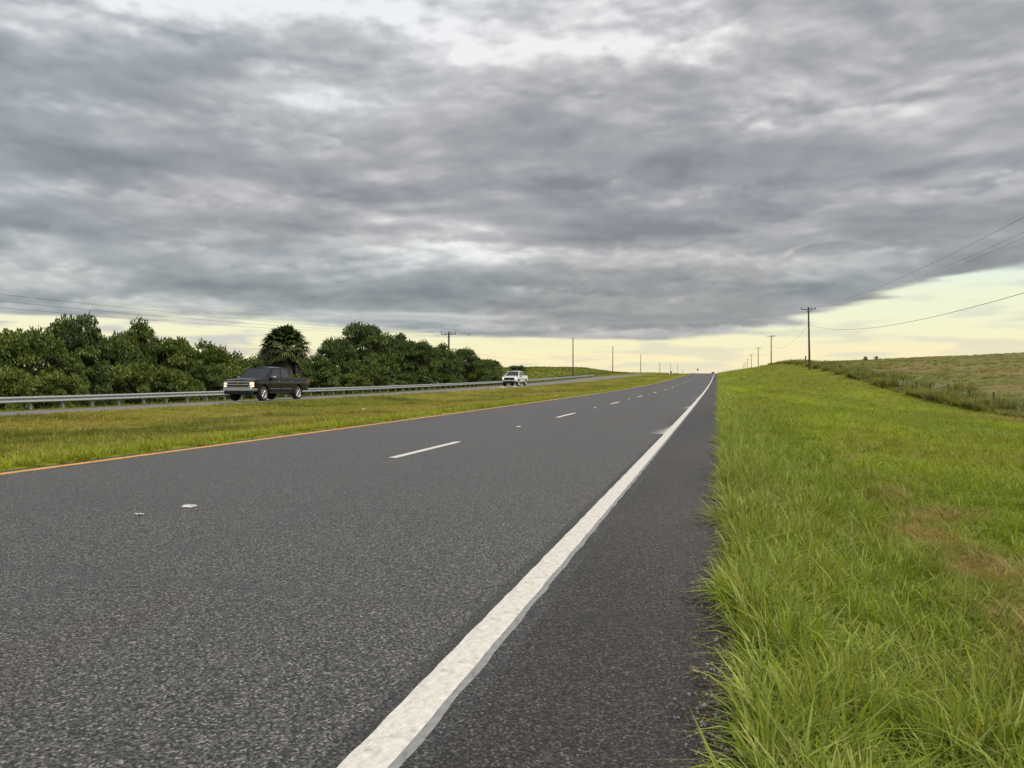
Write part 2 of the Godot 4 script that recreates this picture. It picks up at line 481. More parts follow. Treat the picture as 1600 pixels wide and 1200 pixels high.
func lane_tone(u: float, v: float) -> Color:
	# tyre-polished paths are paler than the strip between them; the surface is mottled along its length
	var t := 1.2
	for c in [-2.0, -3.75, -5.7, -7.4]:
		t += 0.34 * exp(-pow((v - c - 0.15 * n_small.get_noise_2d(u * 0.2, c)) / 0.42, 2.0))
	t += 0.75 * n_patch.get_noise_2d(u * 0.8, v * 4.0) + 0.16 * n_small.get_noise_2d(u * 0.7, v * 1.6)
	t -= 0.08 * exp(-pow((v + 4.75) / 0.3, 2.0))
	return Color(t * 1.10, t * 1.01, t * 0.94)

func rumble(u: float) -> float:   # depth of the milled waves under the edge line
	var on := 1.0 - sm(16.9, 17.0, u) * sm(20.2, 20.0, u)
	on *= 1.0 - sm(31.4, 31.5, u) * sm(34.0, 33.8, u)
	on *= sm(60.0, 50.0, u)
	return on * 0.0035 * (1.0 + cos(TAU * u / 0.62))

func build_roads() -> void:
	var us := steps([[-60.0, 0.0, 3.0], [0.0, 40.0, 0.4], [40.0, 140.0, 2.0], [140.0, 400.0, 5.0], [400.0, 1000.0, 25.0]])
	var lanes := asphalt(0.070, 0.33)
	var road := part("road", sheet(us, steps([[-8.85, -1.21, 0.2387]]), road_y, lane_tone, 2.5), lanes)
	meta(road, "two asphalt lanes of the near carriageway", "", "", "structure")
	var shoulder := part("shoulder", sheet(us, steps([[-0.87, 0.31, 0.1475]]), road_y, func(u, v): var t: float = 0.52 + 0.32 * n_patch.get_noise_2d(u * 1.3 + 60.0, v * 3.0) + 0.1 * n_small.get_noise_2d(u * 0.9, v * 2.0); return Color(t * 1.08, t, t * 0.94), 2.5), lanes, road)
	shoulder.set_meta("label", "paved shoulder between white edge line and grass")
	# milled strip under the white line
	var ru := steps([[-4.0, 60.0, 0.062], [60.0, 400.0, 6.0], [400.0, 1000.0, 25.0]])
	part("rumble_strip", sheet(ru, steps([[-1.21, -1.15, 0.02], [-1.15, -0.93, 0.055], [-0.93, -0.87, 0.02]]), func(u, v): return road_y(u, v) - rumble(u) * sm(-1.21, -1.165, v) * sm(-0.87, -0.915, v), func(u, v): var t: float = 0.62 + 0.2 * n_small.get_noise_2d(u * 2.0, v * 9.0); return Color(t, t, t), 2.5), lanes, road)
	var white := paint(Color(0.68, 0.66, 0.61), 21)
	var grey := paint(Color(0.27, 0.275, 0.285), 22)
	var yellow := paint(Color(0.72, 0.36, 0.055), 23)
	part("edge_line", line_mesh(ru, -1.065, 0.078, 0.006, 0.0045, 1.0), white, road)
	part("worn_edge_line", line_mesh(steps([[-4.0, 40.0, 0.062]]), -0.975, 0.020, 0.007, 0.0022, 1.0), grey, road)
	part("yellow_line", line_mesh(steps([[-4.0, 60.0, 0.06], [60.0, 400.0, 6.0], [400.0, 1000.0, 25.0]]), -8.44, 0.07, 0.022, 0.004, 0.0), yellow, road)
	# broken line: ten-foot dashes, forty feet apart
	for k in range(-1, 26):
		var a := -1.52 + 12.19 * k
		part("lane_dash", line_mesh(steps([[a, a + 3.05, 0.3]]), -4.73, 0.065, 0.002, 0.004, 0.0), white if k > 1 else white, road)
	# overspray where the rumble strip stops and starts
	for s in [[17.1, 20.1, 0.42], [31.5, 33.9, 0.45], [45.0, 46.6, 0.45]]:
		var mb := MB.new()
		var rows := []
		for q in 9:
			var u: float = lerpf(s[0], s[1], q / 8.0)
			var reach: float = s[2] * (1.0 - q / 8.0) + 0.015
			var row := []
			for j in 7:
				var v := -1.13 - reach * j / 6.0
				row.append(Vector3(v, road_y(u, v) + 0.003, -u))
			rows.append(row)
		mb.grid(rows, Color.WHITE, null, null, false)
		var o := part("paint_overspray", mb.commit(), spray(), road)
		o.set_meta("kind", "structure")
	# far carriageway
	var fu := steps([[-60.0, 0.0, 6.0], [0.0, 140.0, 2.0], [140.0, 400.0, 5.0], [400.0, 1000.0, 25.0]])
	var worn := asphalt(0.17, 0.4)
	var fr := part("far_road", sheet(fu, steps([[-30.6, -21.35, 0.462]]), far_road_y, func(u, v): var t: float = 1.0 + 0.3 * n_patch.get_noise_2d(u * 0.6, v * 4.0 + 30.0); return Color(t, t, t), 2.5), worn)
	meta(fr, "paler asphalt of the opposite carriageway beyond the median", "", "", "structure")
	for l in [[-22.3, yellow, "yellow_line"], [-29.6, white, "edge_line"]]:
		part(l[2], far_line(steps([[-40.0, 140.0, 3.0], [140.0, 700.0, 10.0]]), l[0], 0.07), l[1], fr)
	for k in range(-1, 26):
		var a := 4.0 + 12.19 * k
		part("lane_dash", far_line(steps([[a, a + 3.05, 1.0]]), -25.95, 0.06), white, fr)

func paint(col: Color, sd: int) -> StandardMaterial3D:
	var m := mat(Color.WHITE, 0.62, 0.0, 0.5)
	m.albedo_texture = noise_tex(512, 0.02, FastNoiseLite.TYPE_SIMPLEX_SMOOTH, sd, [[0.0, col.r * 0.60, col.g * 0.60, col.b * 0.60], [0.35, col.r * 0.92, col.g * 0.92, col.b * 0.9], [1.0, col.r * 1.1, col.g * 1.1, col.b * 1.12]], 5)
	m.heightmap_enabled = true
	m.heightmap_texture = noise_tex(512, 0.03, FastNoiseLite.TYPE_SIMPLEX_SMOOTH, sd, [], 4)
	m.heightmap_scale = 0.5
	return m

func spray() -> StandardMaterial3D:
	var m := mat(Color(0.5, 0.49, 0.46), 0.7)
	m.transparency = BaseMaterial3D.TRANSPARENCY_ALPHA_SCISSOR
	m.alpha_scissor_threshold = 0.5
	var im := Image.create(256, 256, false, Image.FORMAT_RGBA8)
	var r := RandomNumberGenerator.new(); r.seed = 77
	for y in 256:
		for x in 256:   # specks of paint, thinning out away from the line
			var on := r.randf() > pow(x / 255.0, 0.45) * 0.98
			var g := r.randf_range(0.72, 0.85)
			im.set_pixel(x, y, Color(g, g, g * 0.97, 1.0 if on else 0.0))
	m.albedo_color = Color.WHITE
	m.albedo_texture = ImageTexture.create_from_image(im)
	m.uv1_scale = Vector3(1.0 / 6.0, 1.0 / 4.0, 1)
	return m

func line_mesh(us: PackedFloat32Array, v0: float, half: float, wob: float, lift: float, deep: float) -> ArrayMesh:
	var mb := MB.new()
	var rows := []; var uvs := []
	for u in us:
		var w1 := half + wob * (0.35 * cos(TAU * u / 0.62) + 0.9 * n_small.get_noise_2d(u * 9.0, v0 * 50.0))
		var w2 := half + wob * (0.35 * cos(TAU * u / 0.62 + 0.6) + 0.9 * n_small.get_noise_2d(u * 9.0, v0 * 50.0 + 40.0))
		var row := []; var ur := []
		for j in 5:
			var v := lerpf(v0 - w1, v0 + w2, j / 4.0)
			var y := road_y(u, v) + lift * (0.25 if j == 0 or j == 4 else 1.0)
			if deep > 0.0: y -= rumble(u) * sm(-1.21, -1.165, v) * sm(-0.87, -0.915, v)
			row.append(Vector3(v, y, -u)); ur.append(Vector2(v * 1.4, u * 1.4))
		rows.append(row); uvs.append(ur)
	mb.grid(rows, Color.WHITE, null, uvs, true)
	return mb.commit()

func far_line(us: PackedFloat32Array, v0: float, half: float) -> ArrayMesh:
	var mb := MB.new()
	var rows := []; var uvs := []
	for u in us:
		rows.append([Vector3(v0 - half, far_road_y(u, v0 - half) + 0.004, -u), Vector3(v0 + half, far_road_y(u, v0 + half) + 0.004, -u)])
		uvs.append([Vector2((v0 - half) * 1.4, u), Vector2((v0 + half) * 1.4, u)])
	mb.grid(rows, Color.WHITE, null, uvs, true)
	return mb.commit()

# ---------------------------------------------------------------- vegetation
func blade(mb: MB, o: Vector3, dir: Vector3, h: float, w: float, bend: float, col: Color) -> void:
	var side := dir.cross(Vector3.UP).normalized()
	var last := []
	for k in 4:
		var t := k / 3.0
		var p := o + Vector3.UP * h * (t - 0.45 * bend * t * t) + dir * h * bend * t * t
		var half := side * w * (0.5 * (1.0 - 0.25 * t) if k < 3 else 0.0)
		var nn := (dir * (1.0 - bend * t) * -1.0 + Vector3.UP * (0.3 + bend * t)).normalized()
		if k < 3:
			var a := mb.vert(p - half, nn, col)
			var b := mb.vert(p + half, nn, col)
			if last: mb.i.append_array([last[0], b, last[1], last[0], a, b])
			last = [a, b]
		else:
			var e := mb.vert(p, nn, col)
			mb.i.append_array([last[0], e, last[1]])

func tuft(sd: int, n: int, r: float, h0: float, h1: float, w: float, bend0: float, bend1: float, dry: float) -> ArrayMesh:
	var q := RandomNumberGenerator.new(); q.seed = sd
	var mb := MB.new()
	for k in n:
		var an := q.randf() * TAU
		var rr := r * sqrt(q.randf())
		var o := Vector3(cos(an) * rr, -0.02, sin(an) * rr)
		var da := an + q.randf_range(-1.3, 1.3)
		var g := q.randf_range(0.55, 1.45)
		var col := Color(g * q.randf_range(0.92, 1.08), g, g * q.randf_range(0.8, 1.2))
		if q.randf() < dry: col = Color(1.5, 1.02, 2.3) * q.randf_range(0.8, 1.1)   # a dead blade, straw instead of green
		blade(mb, o, Vector3(cos(da), 0, sin(da)), q.randf_range(h0, h1), w * q.randf_range(0.5, 1.5), q.randf_range(bend0, bend1), col)
	return mb.commit()

func scatter(called: String, label: String, meshes: Array, m: Material, spots: Array) -> void:
	# spots: [variant, Transform3D, Color]; one stuff object for each mesh variant
	var lists := []
	for k in meshes.size(): lists.append([])
	for s in spots: lists[s[0]].append(s)
	for k in meshes.size():
		if lists[k].is_empty(): continue
		var mm := MultiMesh.new()
		mm.transform_format = MultiMesh.TRANSFORM_3D
		mm.use_colors = true
		mm.mesh = meshes[k]
		mm.instance_count = lists[k].size()
		for j in lists[k].size():
			mm.set_instance_transform(j, lists[k][j][1])
			mm.set_instance_color(j, lists[k][j][2])
		var o := MultiMeshInstance3D.new()
		o.multimesh = mm
		o.material_override = m
		o.name = numbered(called)
		add_child(o)
		meta(o, label, "grass", "", "stuff")

func place(u: float, v: float, s: float, sy: float, lean := Vector3.ZERO) -> Transform3D:
	var b := Basis(Vector3.UP, rng.randf() * TAU).scaled(Vector3(s, sy, s))
	if lean.length() > 0.001:
		b = Basis(lean.cross(Vector3.UP).normalized(), -lean.length()) * b
	return Transform3D(b, Vector3(v, land(u, v) - 0.005, -u))

func build_grass() -> void:
	var m := vmat(0.6, 0.3)
	m.backlight_enabled = true
	m.backlight = Color(0.9, 0.9, 0.6)
	m.cull_mode = BaseMaterial3D.CULL_DISABLED
	var longs := []; var shorts := []
	for k in 5: longs.append(tuft(100 + k, 16, 0.055, 0.08, 0.26, 0.0072, 0.1, 1.25, 0.10))
	for k in 4: shorts.append(tuft(200 + k, 15, 0.055, 0.05, 0.13, 0.0058, 0.3, 1.1, 0.12))
	for k in 2: shorts.append(tuft(300 + k, 16, 0.07, 0.05, 0.16, 0.004, 0.9, 1.5, 0.8))
	var all := longs + shorts
	var spots := []
	# right verge: [u0, u1, v1, tufts per m2, size]
	for z in [[0.9, 3.2, 3.4, 500.0, 1.0], [3.2, 6.5, 5.0, 400.0, 1.0], [6.5, 12.0, 8.0, 230.0, 1.12], [12.0, 24.0, 14.0, 75.0, 1.35], [24.0, 50.0, 17.5, 22.0, 1.8], [50.0, 110.0, 17.5, 7.0, 2.4], [110.0, 300.0, 17.5, 2.0, 3.6]]:
		var n := int((z[1] - z[0]) * (z[2] + 0.2) * z[3])
		for k in n:
			var u := rng.randf_range(z[0], z[1])
			var v := rng.randf_range(-0.16, z[2])
			var e := edge_at(u)
			if v < e + 0.03: continue
			var c := turf(u, v)
			var dry := clampf((c.r - c.g) * 14.0 + 0.5, 0.0, 1.0)
			var tall: float = sm(1.5, 0.5, v - e) * 0.8 + 0.22 + 0.5 * n_small.get_noise_2d(u * 0.9 + 11.0, v * 0.9)
			var kind: int
			if rng.randf() < dry * 0.8: kind = 9 + rng.randi() % 2
			elif rng.randf() < tall: kind = rng.randi() % 5
			else: kind = 5 + rng.randi() % 4
			var s: float = z[4] * rng.randf_range(0.8, 1.25)
			var hs: float = minf(z[4], 1.25) * rng.randf_range(0.75, 1.25) * (1.0 + 0.75 * n_small.get_noise_2d(u * 3.4, v * 3.4)) * (0.85 + 0.25 * sm(1.3, 0.2, v - e))
			var lean := Vector3(-rng.randf_range(0.0, 0.4) * sm(0.4, 0.0, v - e) + rng.randfn(0.0, 0.22), 0, rng.randfn(0.0, 0.25))
			var g := rng.randf_range(0.9, 1.3)
			c = c.lerp(Color(0.40, 0.46, 0.16), 0.8 * rng.randf() * (0.35 + 0.65 * sm(1.6, 0.2, v - e)))   # the paler, bluer blades of the uncut edge
			spots.append([kind, place(u, v, s, hs, lean), Color(c.r * g * 1.15, c.g * g * 1.15, c.b * g * 1.1)])
	scatter("verge_grass", "long green grass of the roadside verge beside the shoulder", all, m, spots)
	# dead clippings and grit that lie along the crumbling pavement edge
	spots = []
	var bits := [litter_bits(711, true), litter_bits(712, true), litter_bits(713, false)]
	for k in 1700:
		var u := 1.0 + 15.0 * pow(rng.randf(), 1.6)
		var v := edge_at(u) + 0.03 - absf(rng.randfn(0.0, 0.09))
		var kind := rng.randi() % 3
		var b := Basis(Vector3.UP, rng.randf() * TAU).scaled(Vector3.ONE * rng.randf_range(0.5, 1.3))
		var g := rng.randf_range(0.6, 1.2)
		spots.append([kind, Transform3D(b, Vector3(v, maxf(road_y(u, v), land(u, v)) + 0.002, -u)), (Color(0.27, 0.19, 0.10) if kind < 2 else Color(0.28, 0.27, 0.25)) * g])
	scatter("edge_debris", "dead clippings and grit along the pavement edge", bits, vmat(0.9, 0.2), spots)
	# median and the strip before the guardrail
	spots = []
	for z in [[3.0, 22.0, -21.4, -8.6, 75.0, 1.2], [22.0, 45.0, -21.4, -8.6, 30.0, 1.6], [45.0, 110.0, -21.4, -8.6, 9.0, 2.3], [110.0, 300.0, -21.4, -8.6, 2.2, 3.4], [15.0, 70.0, -33.6, -30.4, 40.0, 1.5], [70.0, 150.0, -33.6, -30.4, 16.0, 2.0]]:
		var n := int((z[1] - z[0]) * (z[3] - z[2]) * z[4])
		for k in n:
			var u := rng.randf_range(z[0], z[1])
			var v := rng.randf_range(z[2], z[3])
			if v > med_edge(u) + 0.01: continue
			var c := turf(u, v)
			var tall: float = 0.65 * sm(-10.6, -9.2, v) + 0.12 + 0.5 * n_small.get_noise_2d(u * 0.5, v * 0.5)
			var kind: int = rng.randi() % 5 if rng.randf() < tall else 5 + rng.randi() % 6
			var g := rng.randf_range(0.85, 1.2)
			var s: float = z[5] * rng.randf_range(0.8, 1.3)
			spots.append([kind, place(u, v, s, minf(s, 1.3) * rng.randf_range(0.55, 0.95)), Color(c.r * g * 1.22, c.g * g * 1.2, c.b * g * 1.3)])
	scatter("median_grass", "yellowish mown grass of the median between the carriageways", all, m, spots)
	# rough pasture: coarse clumps on the rising field and along the fence
	var rough := []
	for k in 4: rough.append(tuft(400 + k, 22, 0.28, 0.25, 0.75, 0.026, 0.2, 0.9, 0.25))
	for k in 2: rough.append(tuft(420 + k, 26, 0.40, 0.5, 1.25, 0.034, 0.15, 0.8, 0.1))
	rough.append(weed_flower(440))
	spots = []
	for k in 30000:
		var u := rng.randf_range(25.0, 330.0)
		var v := 17.3 + pow(rng.randf(), 1.9) * 105.0
		var by_fence := sm(4.0, 0.0, absf(v - 19.0))
		if rng.randf() > 0.45 + by_fence: continue
		var c := turf(u, maxf(v, 17.6))
		c = c.lerp(Color(0.260, 0.300, 0.110), 0.75 * by_fence)
		var g := rng.randf_range(0.75, 1.25)
		var kind := rng.randi() % 4
		var s := rng.randf_range(0.7, 1.3)
		if by_fence > 0.3 and n_small.get_noise_2d(u * 0.25, v * 0.3) > 0.02: kind = 4 + rng.randi() % 2
		if by_fence > 0.35 and rng.randf() < 0.02 and n_patch.get_noise_2d(u * 2.5, 8.0) > 0.1:
			kind = 6; c = Color(1, 1, 1); g = 1.0
		if v > 22.0: s *= 0.8
		spots.append([kind, place(u, v, s * 1.25, s * (0.55 if kind < 4 else 0.9 + 0.5 * n_patch.get_noise_2d(u * 3.0, v * 3.0))), Color(c.r * g, c.g * g, c.b * g)])
	# beyond the guardrail and on the mound
	for k in 9000:
		var u := rng.randf_range(20.0, 330.0)
		var v := rng.randf_range(-62.0, -34.0)
		if v > -36.0 and rng.randf() < 0.5: continue
		var c := turf(u, v)
		var g := rng.randf_range(0.7, 1.2)
		var s := rng.randf_range(0.6, 1.1)
		spots.append([rng.randi() % 4, place(u, v, s * 1.3, s * 0.55), Color(c.r * g, c.g * g, c.b * g)])
	scatter("rough_grass", "coarse brownish grass and weeds of the rough pasture", rough, m, spots)

func litter_bits(sd: int, straw: bool) -> ArrayMesh:
	var q := RandomNumberGenerator.new(); q.seed = sd
	var mb := MB.new()
	for k in 5:
		var o := Vector3(q.randf_range(-0.05, 0.05), 0, q.randf_range(-0.05, 0.05))
		if straw:
			var an := q.randf() * TAU
			var d := Vector3(cos(an), q.randf_range(0.0, 0.12), sin(an)) * q.randf_range(0.03, 0.08)
			var s := Vector3(-sin(an), 0, cos(an)) * 0.0016
			mb.tri(o - s, o + d, o + s); mb.tri(o - s + Vector3(0, 0.002, 0), o + s, o + d)
		else:
			mb.box(o + Vector3(0, 0.002, 0), Vector3(q.randf_range(0.003, 0.007), q.randf_range(0.002, 0.005), q.randf_range(0.003, 0.006)), 0.001, Basis(Vector3.UP, q.randf() * TAU))
	return mb.commit()

func weed_flower(sd: int) -> ArrayMesh:
	var q := RandomNumberGenerator.new(); q.seed = sd
	var mb := MB.new()
	for k in 20:
		var an := q.randf() * TAU
		var o := Vector3(cos(an), 0, sin(an)) * 0.3 * q.randf()
		var d := Vector3(cos(an), 0, sin(an))
		blade(mb, o, d, q.randf_range(0.5, 0.9), 0.03, 0.4, Color(0.10, 0.15, 0.04))
		var top := o + Vector3.UP * q.randf_range(0.55, 0.85) + d * 0.15
		for j in 3:
			var p := top + Vector3(q.randf_range(-0.1, 0.1), q.randf_range(-0.08, 0.08), q.randf_range(-0.1, 0.1))
			mb.quad(p + Vector3(-0.03, 0, -0.03), p + Vector3(0.03, 0.01, -0.03), p + Vector3(0.03, 0.02, 0.03), p + Vector3(-0.03, 0.01, 0.03), Color(0.55, 0.55, 0.48))
	return mb.commit()

# a crown of leaf sprays round the ends of its limbs; returns [crown, trunk] for a tree about 1 high and 1 in radius
func crown(sd: int, clusters: int, per: int, leaf: float, low: float, upright: float, pal: Array) -> Array:
	var q := RandomNumberGenerator.new(); q.seed = sd
	var lm := MB.new(); var tm := MB.new()
	tm.tube([Vector3(0, -0.06, 0), Vector3(q.randf_range(-0.03, 0.03), 0.12, 0.02), Vector3(0.03, 0.30, 0.0), Vector3(0.0, 0.55, q.randf_range(-0.05, 0.05)), Vector3(0.02, 0.80, 0.0)], [0.050, 0.038, 0.030, 0.019, 0.006], 7)
	for k in clusters:
		var an := q.randf() * TAU
		var t := pow(q.randf(), 0.8)
		var y := lerpf(low, 0.96, t)
		# radius of the crown at this height, lobed
		var env := sqrt(maxf(0.03, 1.0 - pow((y - 0.45) / 0.56, 2.0))) * (0.82 + 0.18 * sin(an * 3.0 + sd) + 0.10 * sin(an * 7.0 + y * 9.0))
		var r := env * pow(q.randf(), 0.42)
		var c := Vector3(cos(an) * r, y + 0.05 * sin(an * 5.0 + sd), sin(an) * r)
		if k % 2 == 0:
			var b := Vector3(0.0, clampf(y * 0.55, 0.10, 0.6), 0.0)
			tm.tube([b, b.lerp(c, 0.5) + Vector3(0, 0.03, 0), c], [0.016, 0.010, 0.003], 4, Color.WHITE, false)
		var size := q.randf_range(0.12, 0.23)
		var tone: Color = pal[q.randi() % pal.size()]
		# a spray hangs like a small dome: flat below, rounded above
		for j in per:
			var dv := Vector3(q.randfn(), q.randfn() * 0.7, q.randfn()).normalized()
			var rr := size * pow(q.randf(), 0.4)
			var p := c + Vector3(dv.x, absf(dv.y) * 0.62 - 0.12, dv.z) * rr
			if p.y < 0.015: continue
			var d := (dv + Vector3(0, upright, 0) + Vector3(q.randfn(), q.randfn(), q.randfn()) * 0.6).normalized()
			var s := d.cross(Vector3(q.randfn(), q.randfn(), q.randfn())).normalized()
			var l := leaf * q.randf_range(0.7, 1.35)
			var w := l * 0.34
			var g := q.randf_range(0.75, 1.3)
			var col := Color(tone.r * g, tone.g * g, tone.b * g)
			var up := s.cross(d) * l * 0.10
			var k0 := lm.v.size()
			var nn := d.cross(s)
			lm.vert(p, nn, col); lm.vert(p + d * l * 0.5 + s * w - up, nn, col); lm.vert(p + d * l, nn, col); lm.vert(p + d * l * 0.5 - s * w - up, nn, col)
			lm.i.append_array([k0, k0 + 1, k0 + 2, k0, k0 + 2, k0 + 3])
	return [lm.commit(), tm.commit()]

var leaf_mat: StandardMaterial3D
var bark_mat: StandardMaterial3D
var wood_mat: StandardMaterial3D

func bark(col: Color, sx: float, sy: float) -> StandardMaterial3D:
	var m := mat(Color.WHITE, 0.9, 0.0, 0.2)
	m.albedo_texture = noise_tex(256, 0.05, FastNoiseLite.TYPE_SIMPLEX_SMOOTH, 61, [[0.0, col.r * 0.5, col.g * 0.5, col.b * 0.5], [1.0, col.r * 1.5, col.g * 1.45, col.b * 1.4]], 4)
	m.uv1_triplanar = true
	m.uv1_scale = Vector3(sx, sy, sx)
	return m

func tree(called: String, label: String, cr: Array, v: float, u: float, top: float, radius: float, turn: float, group: String, category := "tree") -> void:
	var y := land(u, v)
	var o := thing(called, label, category, Vector3(v, y, -u), turn, group)
	var c := part("crown" if category == "tree" else "foliage", cr[0], leaf_mat, o)
	var t := part("trunk" if category == "tree" else "stem", cr[1], bark_mat, o)
	for q in [c, t]: q.scale = Vector3(radius, top - y, radius)

func build_trees() -> void:
	leaf_mat = vmat(0.5, 0.4)
	leaf_mat.backlight_enabled = true
	leaf_mat.backlight = Color(0.55, 0.6, 0.35)
	bark_mat = bark(Color(0.13, 0.11, 0.09), 6.0, 1.5)
	wood_mat = bark(Color(0.13, 0.105, 0.085), 10.0, 0.7)
	var deep := [Color(0.080, 0.122, 0.030), Color(0.105, 0.150, 0.034), Color(0.060, 0.095, 0.028)]
	var mid := [Color(0.120, 0.165, 0.034), Color(0.092, 0.135, 0.030), Color(0.155, 0.195, 0.042)]
	var kinds := [crown(501, 105, 180, 0.044, 0.06, -0.35, deep), crown(502, 120, 150, 0.046, 0.05, 0.45, mid), crown(503, 115, 190, 0.040, 0.06, -0.5, deep), crown(504, 105, 170, 0.046, 0.05, 0.0, mid), crown(505, 90, 190, 0.043, 0.10, -0.6, deep)]
	var low := [crown(511, 60, 190, 0.058, 0.05, 0.1, mid), crown(512, 60, 190, 0.055, 0.05, 0.3, mid), crown(513, 60, 190, 0.058, 0.05, -0.2, deep)]
	# v, u, top, radius, kind, words
	var rows := [
		[-43.0, 33.5, 4.1, 3.9, 0, "dense dark tree at the left edge of the picture"],
		[-41.0, 37.7, 4.25, 3.1, 3, "rounded green tree second in from the left edge"],
		[-43.0, 43.4, 5.55, 3.2, 0, "tallest dark tree on the left with loose drooping top sprays"],
		[-41.0, 44.9, 4.1, 2.4, 4, "dark tree just right of the tall loose-topped one"],
		[-44.0, 50.6, 5.45, 2.5, 1, "pointed tree with upright shoots left of the palm"],
		[-42.0, 51.9, 4.5, 2.9, 3, "broad light green tree halfway from left edge to the palm"],
		[-41.0, 54.8, 4.0, 3.0, 1, "low spreading tree behind the guardrail before the pickup's nose"],
		[-44.0, 62.7, 3.5, 3.4, 1, "low leafy tree showing above the black pickup's bonnet"],
		[-46.0, 70.5, 3.5, 3.6, 3, "low leafy tree directly left of the palm crown"],
		[-43.0, 76.5, 3.7, 3.3, 1, "low leafy tree directly right of the palm crown"],
		[-42.0, 80.0, 6.0, 3.0, 4, "ragged dark tree at the left end of the tall clump"],
		[-44.0, 90.1, 8.25, 4.6, 2, "tallest domed dark tree in the clump right of the palm"],
		[-46.0, 103.8, 8.1, 4.8, 4, "tall dark tree between the domed tree and the crossarm pole"],
		[-39.2, 96.8, 6.39, 3.78, 2, "rounded dark tree just left of the crossarm pole"],
		[-38.9, 104.9, 6.33, 3.89, 0, "rounded dark tree standing under the crossarm pole"],
		[-38.9, 116.5, 6.24, 3.45, 2, "dark tree just right of the crossarm pole"],
		[-43.0, 138.5, 5.4, 3.6, 3, "smaller light green tree ending the clump on its right"],
		[-52.0, 199.4, 5.6, 2.8, 0, "small dark tree seen over the white pickup's roof"],
		[-51.0, 36.0, 4.6, 4.4, 2, "back row tree behind the leftmost trees"],
		[-51.0, 58.0, 4.2, 4.2, 4, "back row tree behind the pointed tree"],
		[-52.0, 84.0, 5.2, 4.6, 0, "back row tree behind the ragged tree"],
		[-52.0, 122.0, 6.4, 5.0, 4, "back row tree behind the crossarm pole"]]
	for k in rows.size():
		var r: Array = rows[k]
		tree("leafy_tree", r[5], kinds[r[4]], r[0], r[1], r[2], r[3] * 1.08, k * 2.4, "trees behind the guardrail")
	var shrubs := [
		[-38.0, 34.0, 1.7, 1.9, "shrub behind the guardrail at the far left"], [-37.5, 36.6, 1.3, 1.9, "low shrub behind the guardrail below the second tree"], [-38.5, 40.1, 1.9, 2.3, "shrub at the foot of the tall loose-topped tree"],
		[-38.0, 43.4, 2.2, 2.2, "lighter shrub at the foot of the pointed tree"], [-37.5, 46.6, 1.7, 2.2, "shrub behind the guardrail midway to the pickup"], [-38.5, 51.0, 2.2, 2.5, "shrub just left of the black pickup"],
		[-38.0, 56.2, 2.0, 2.6, "shrub hidden behind the black pickup's cab"], [-38.5, 62.0, 1.9, 2.7, "shrub at the foot of the palm"], [-38.0, 67.8, 2.0, 2.7, "shrub behind the black pickup's bed"],
		[-37.5, 73.6, 1.8, 2.6, "shrub just right of the black pickup"], [-38.0, 81.0, 2.9, 2.4, "pale tall shrub before the domed dark tree"], [-37.8, 90.1, 2.0, 3.0, "shrub behind the guardrail before the tall clump"],
		[-38.2, 103.1, 2.3, 3.2, "shrub behind the guardrail left of the crossarm pole"], [-38.5, 117.0, 2.6, 3.4, "shrub behind the guardrail below the crossarm pole"], [-38.0, 130.0, 2.2, 3.2, "last shrub of the row before the white pickup"]]
	for k in shrubs.size():
		var r: Array = shrubs[k]
		tree("leafy_shrub", r[4], low[k % 3], r[0], r[1], r[2] + 0.2, r[3], k * 1.7, "shrubs along the foot of the trees", "shrub")
	palm("cabbage palm with fan fronds and a grey skirt of dead leaves", -41.5, 67.8, 4.75, 2.75, 601, 70, 36)
	palm("squat palm with spiky fronds at the right end of the trees", -46.0, 156.5, 4.1, 2.5, 602, 40, 14)
	palm("young grey-green palm in front of the tall clump", -38.6, 85.5, 1.4, 1.8, 603, 20, 3)
	# bushes on the right-hand skyline
	for k in 3:
		var uu: float = [193.0, 205.0, 60.0][k]; var vv: float = [33.0, 37.5, 24.0][k]
		tree("field_bush", ["small dark bush on the right skyline, nearer the pole", "small dark bush on the right skyline, farther from the pole", "low dark bush in the weeds at the right edge"][k], low[2 - k], vv, uu, land(uu, vv) + [1.0, 0.8, 1.0][k], [0.55, 0.6, 1.3][k], k * 2.0, "bushes in the pasture", "bush")

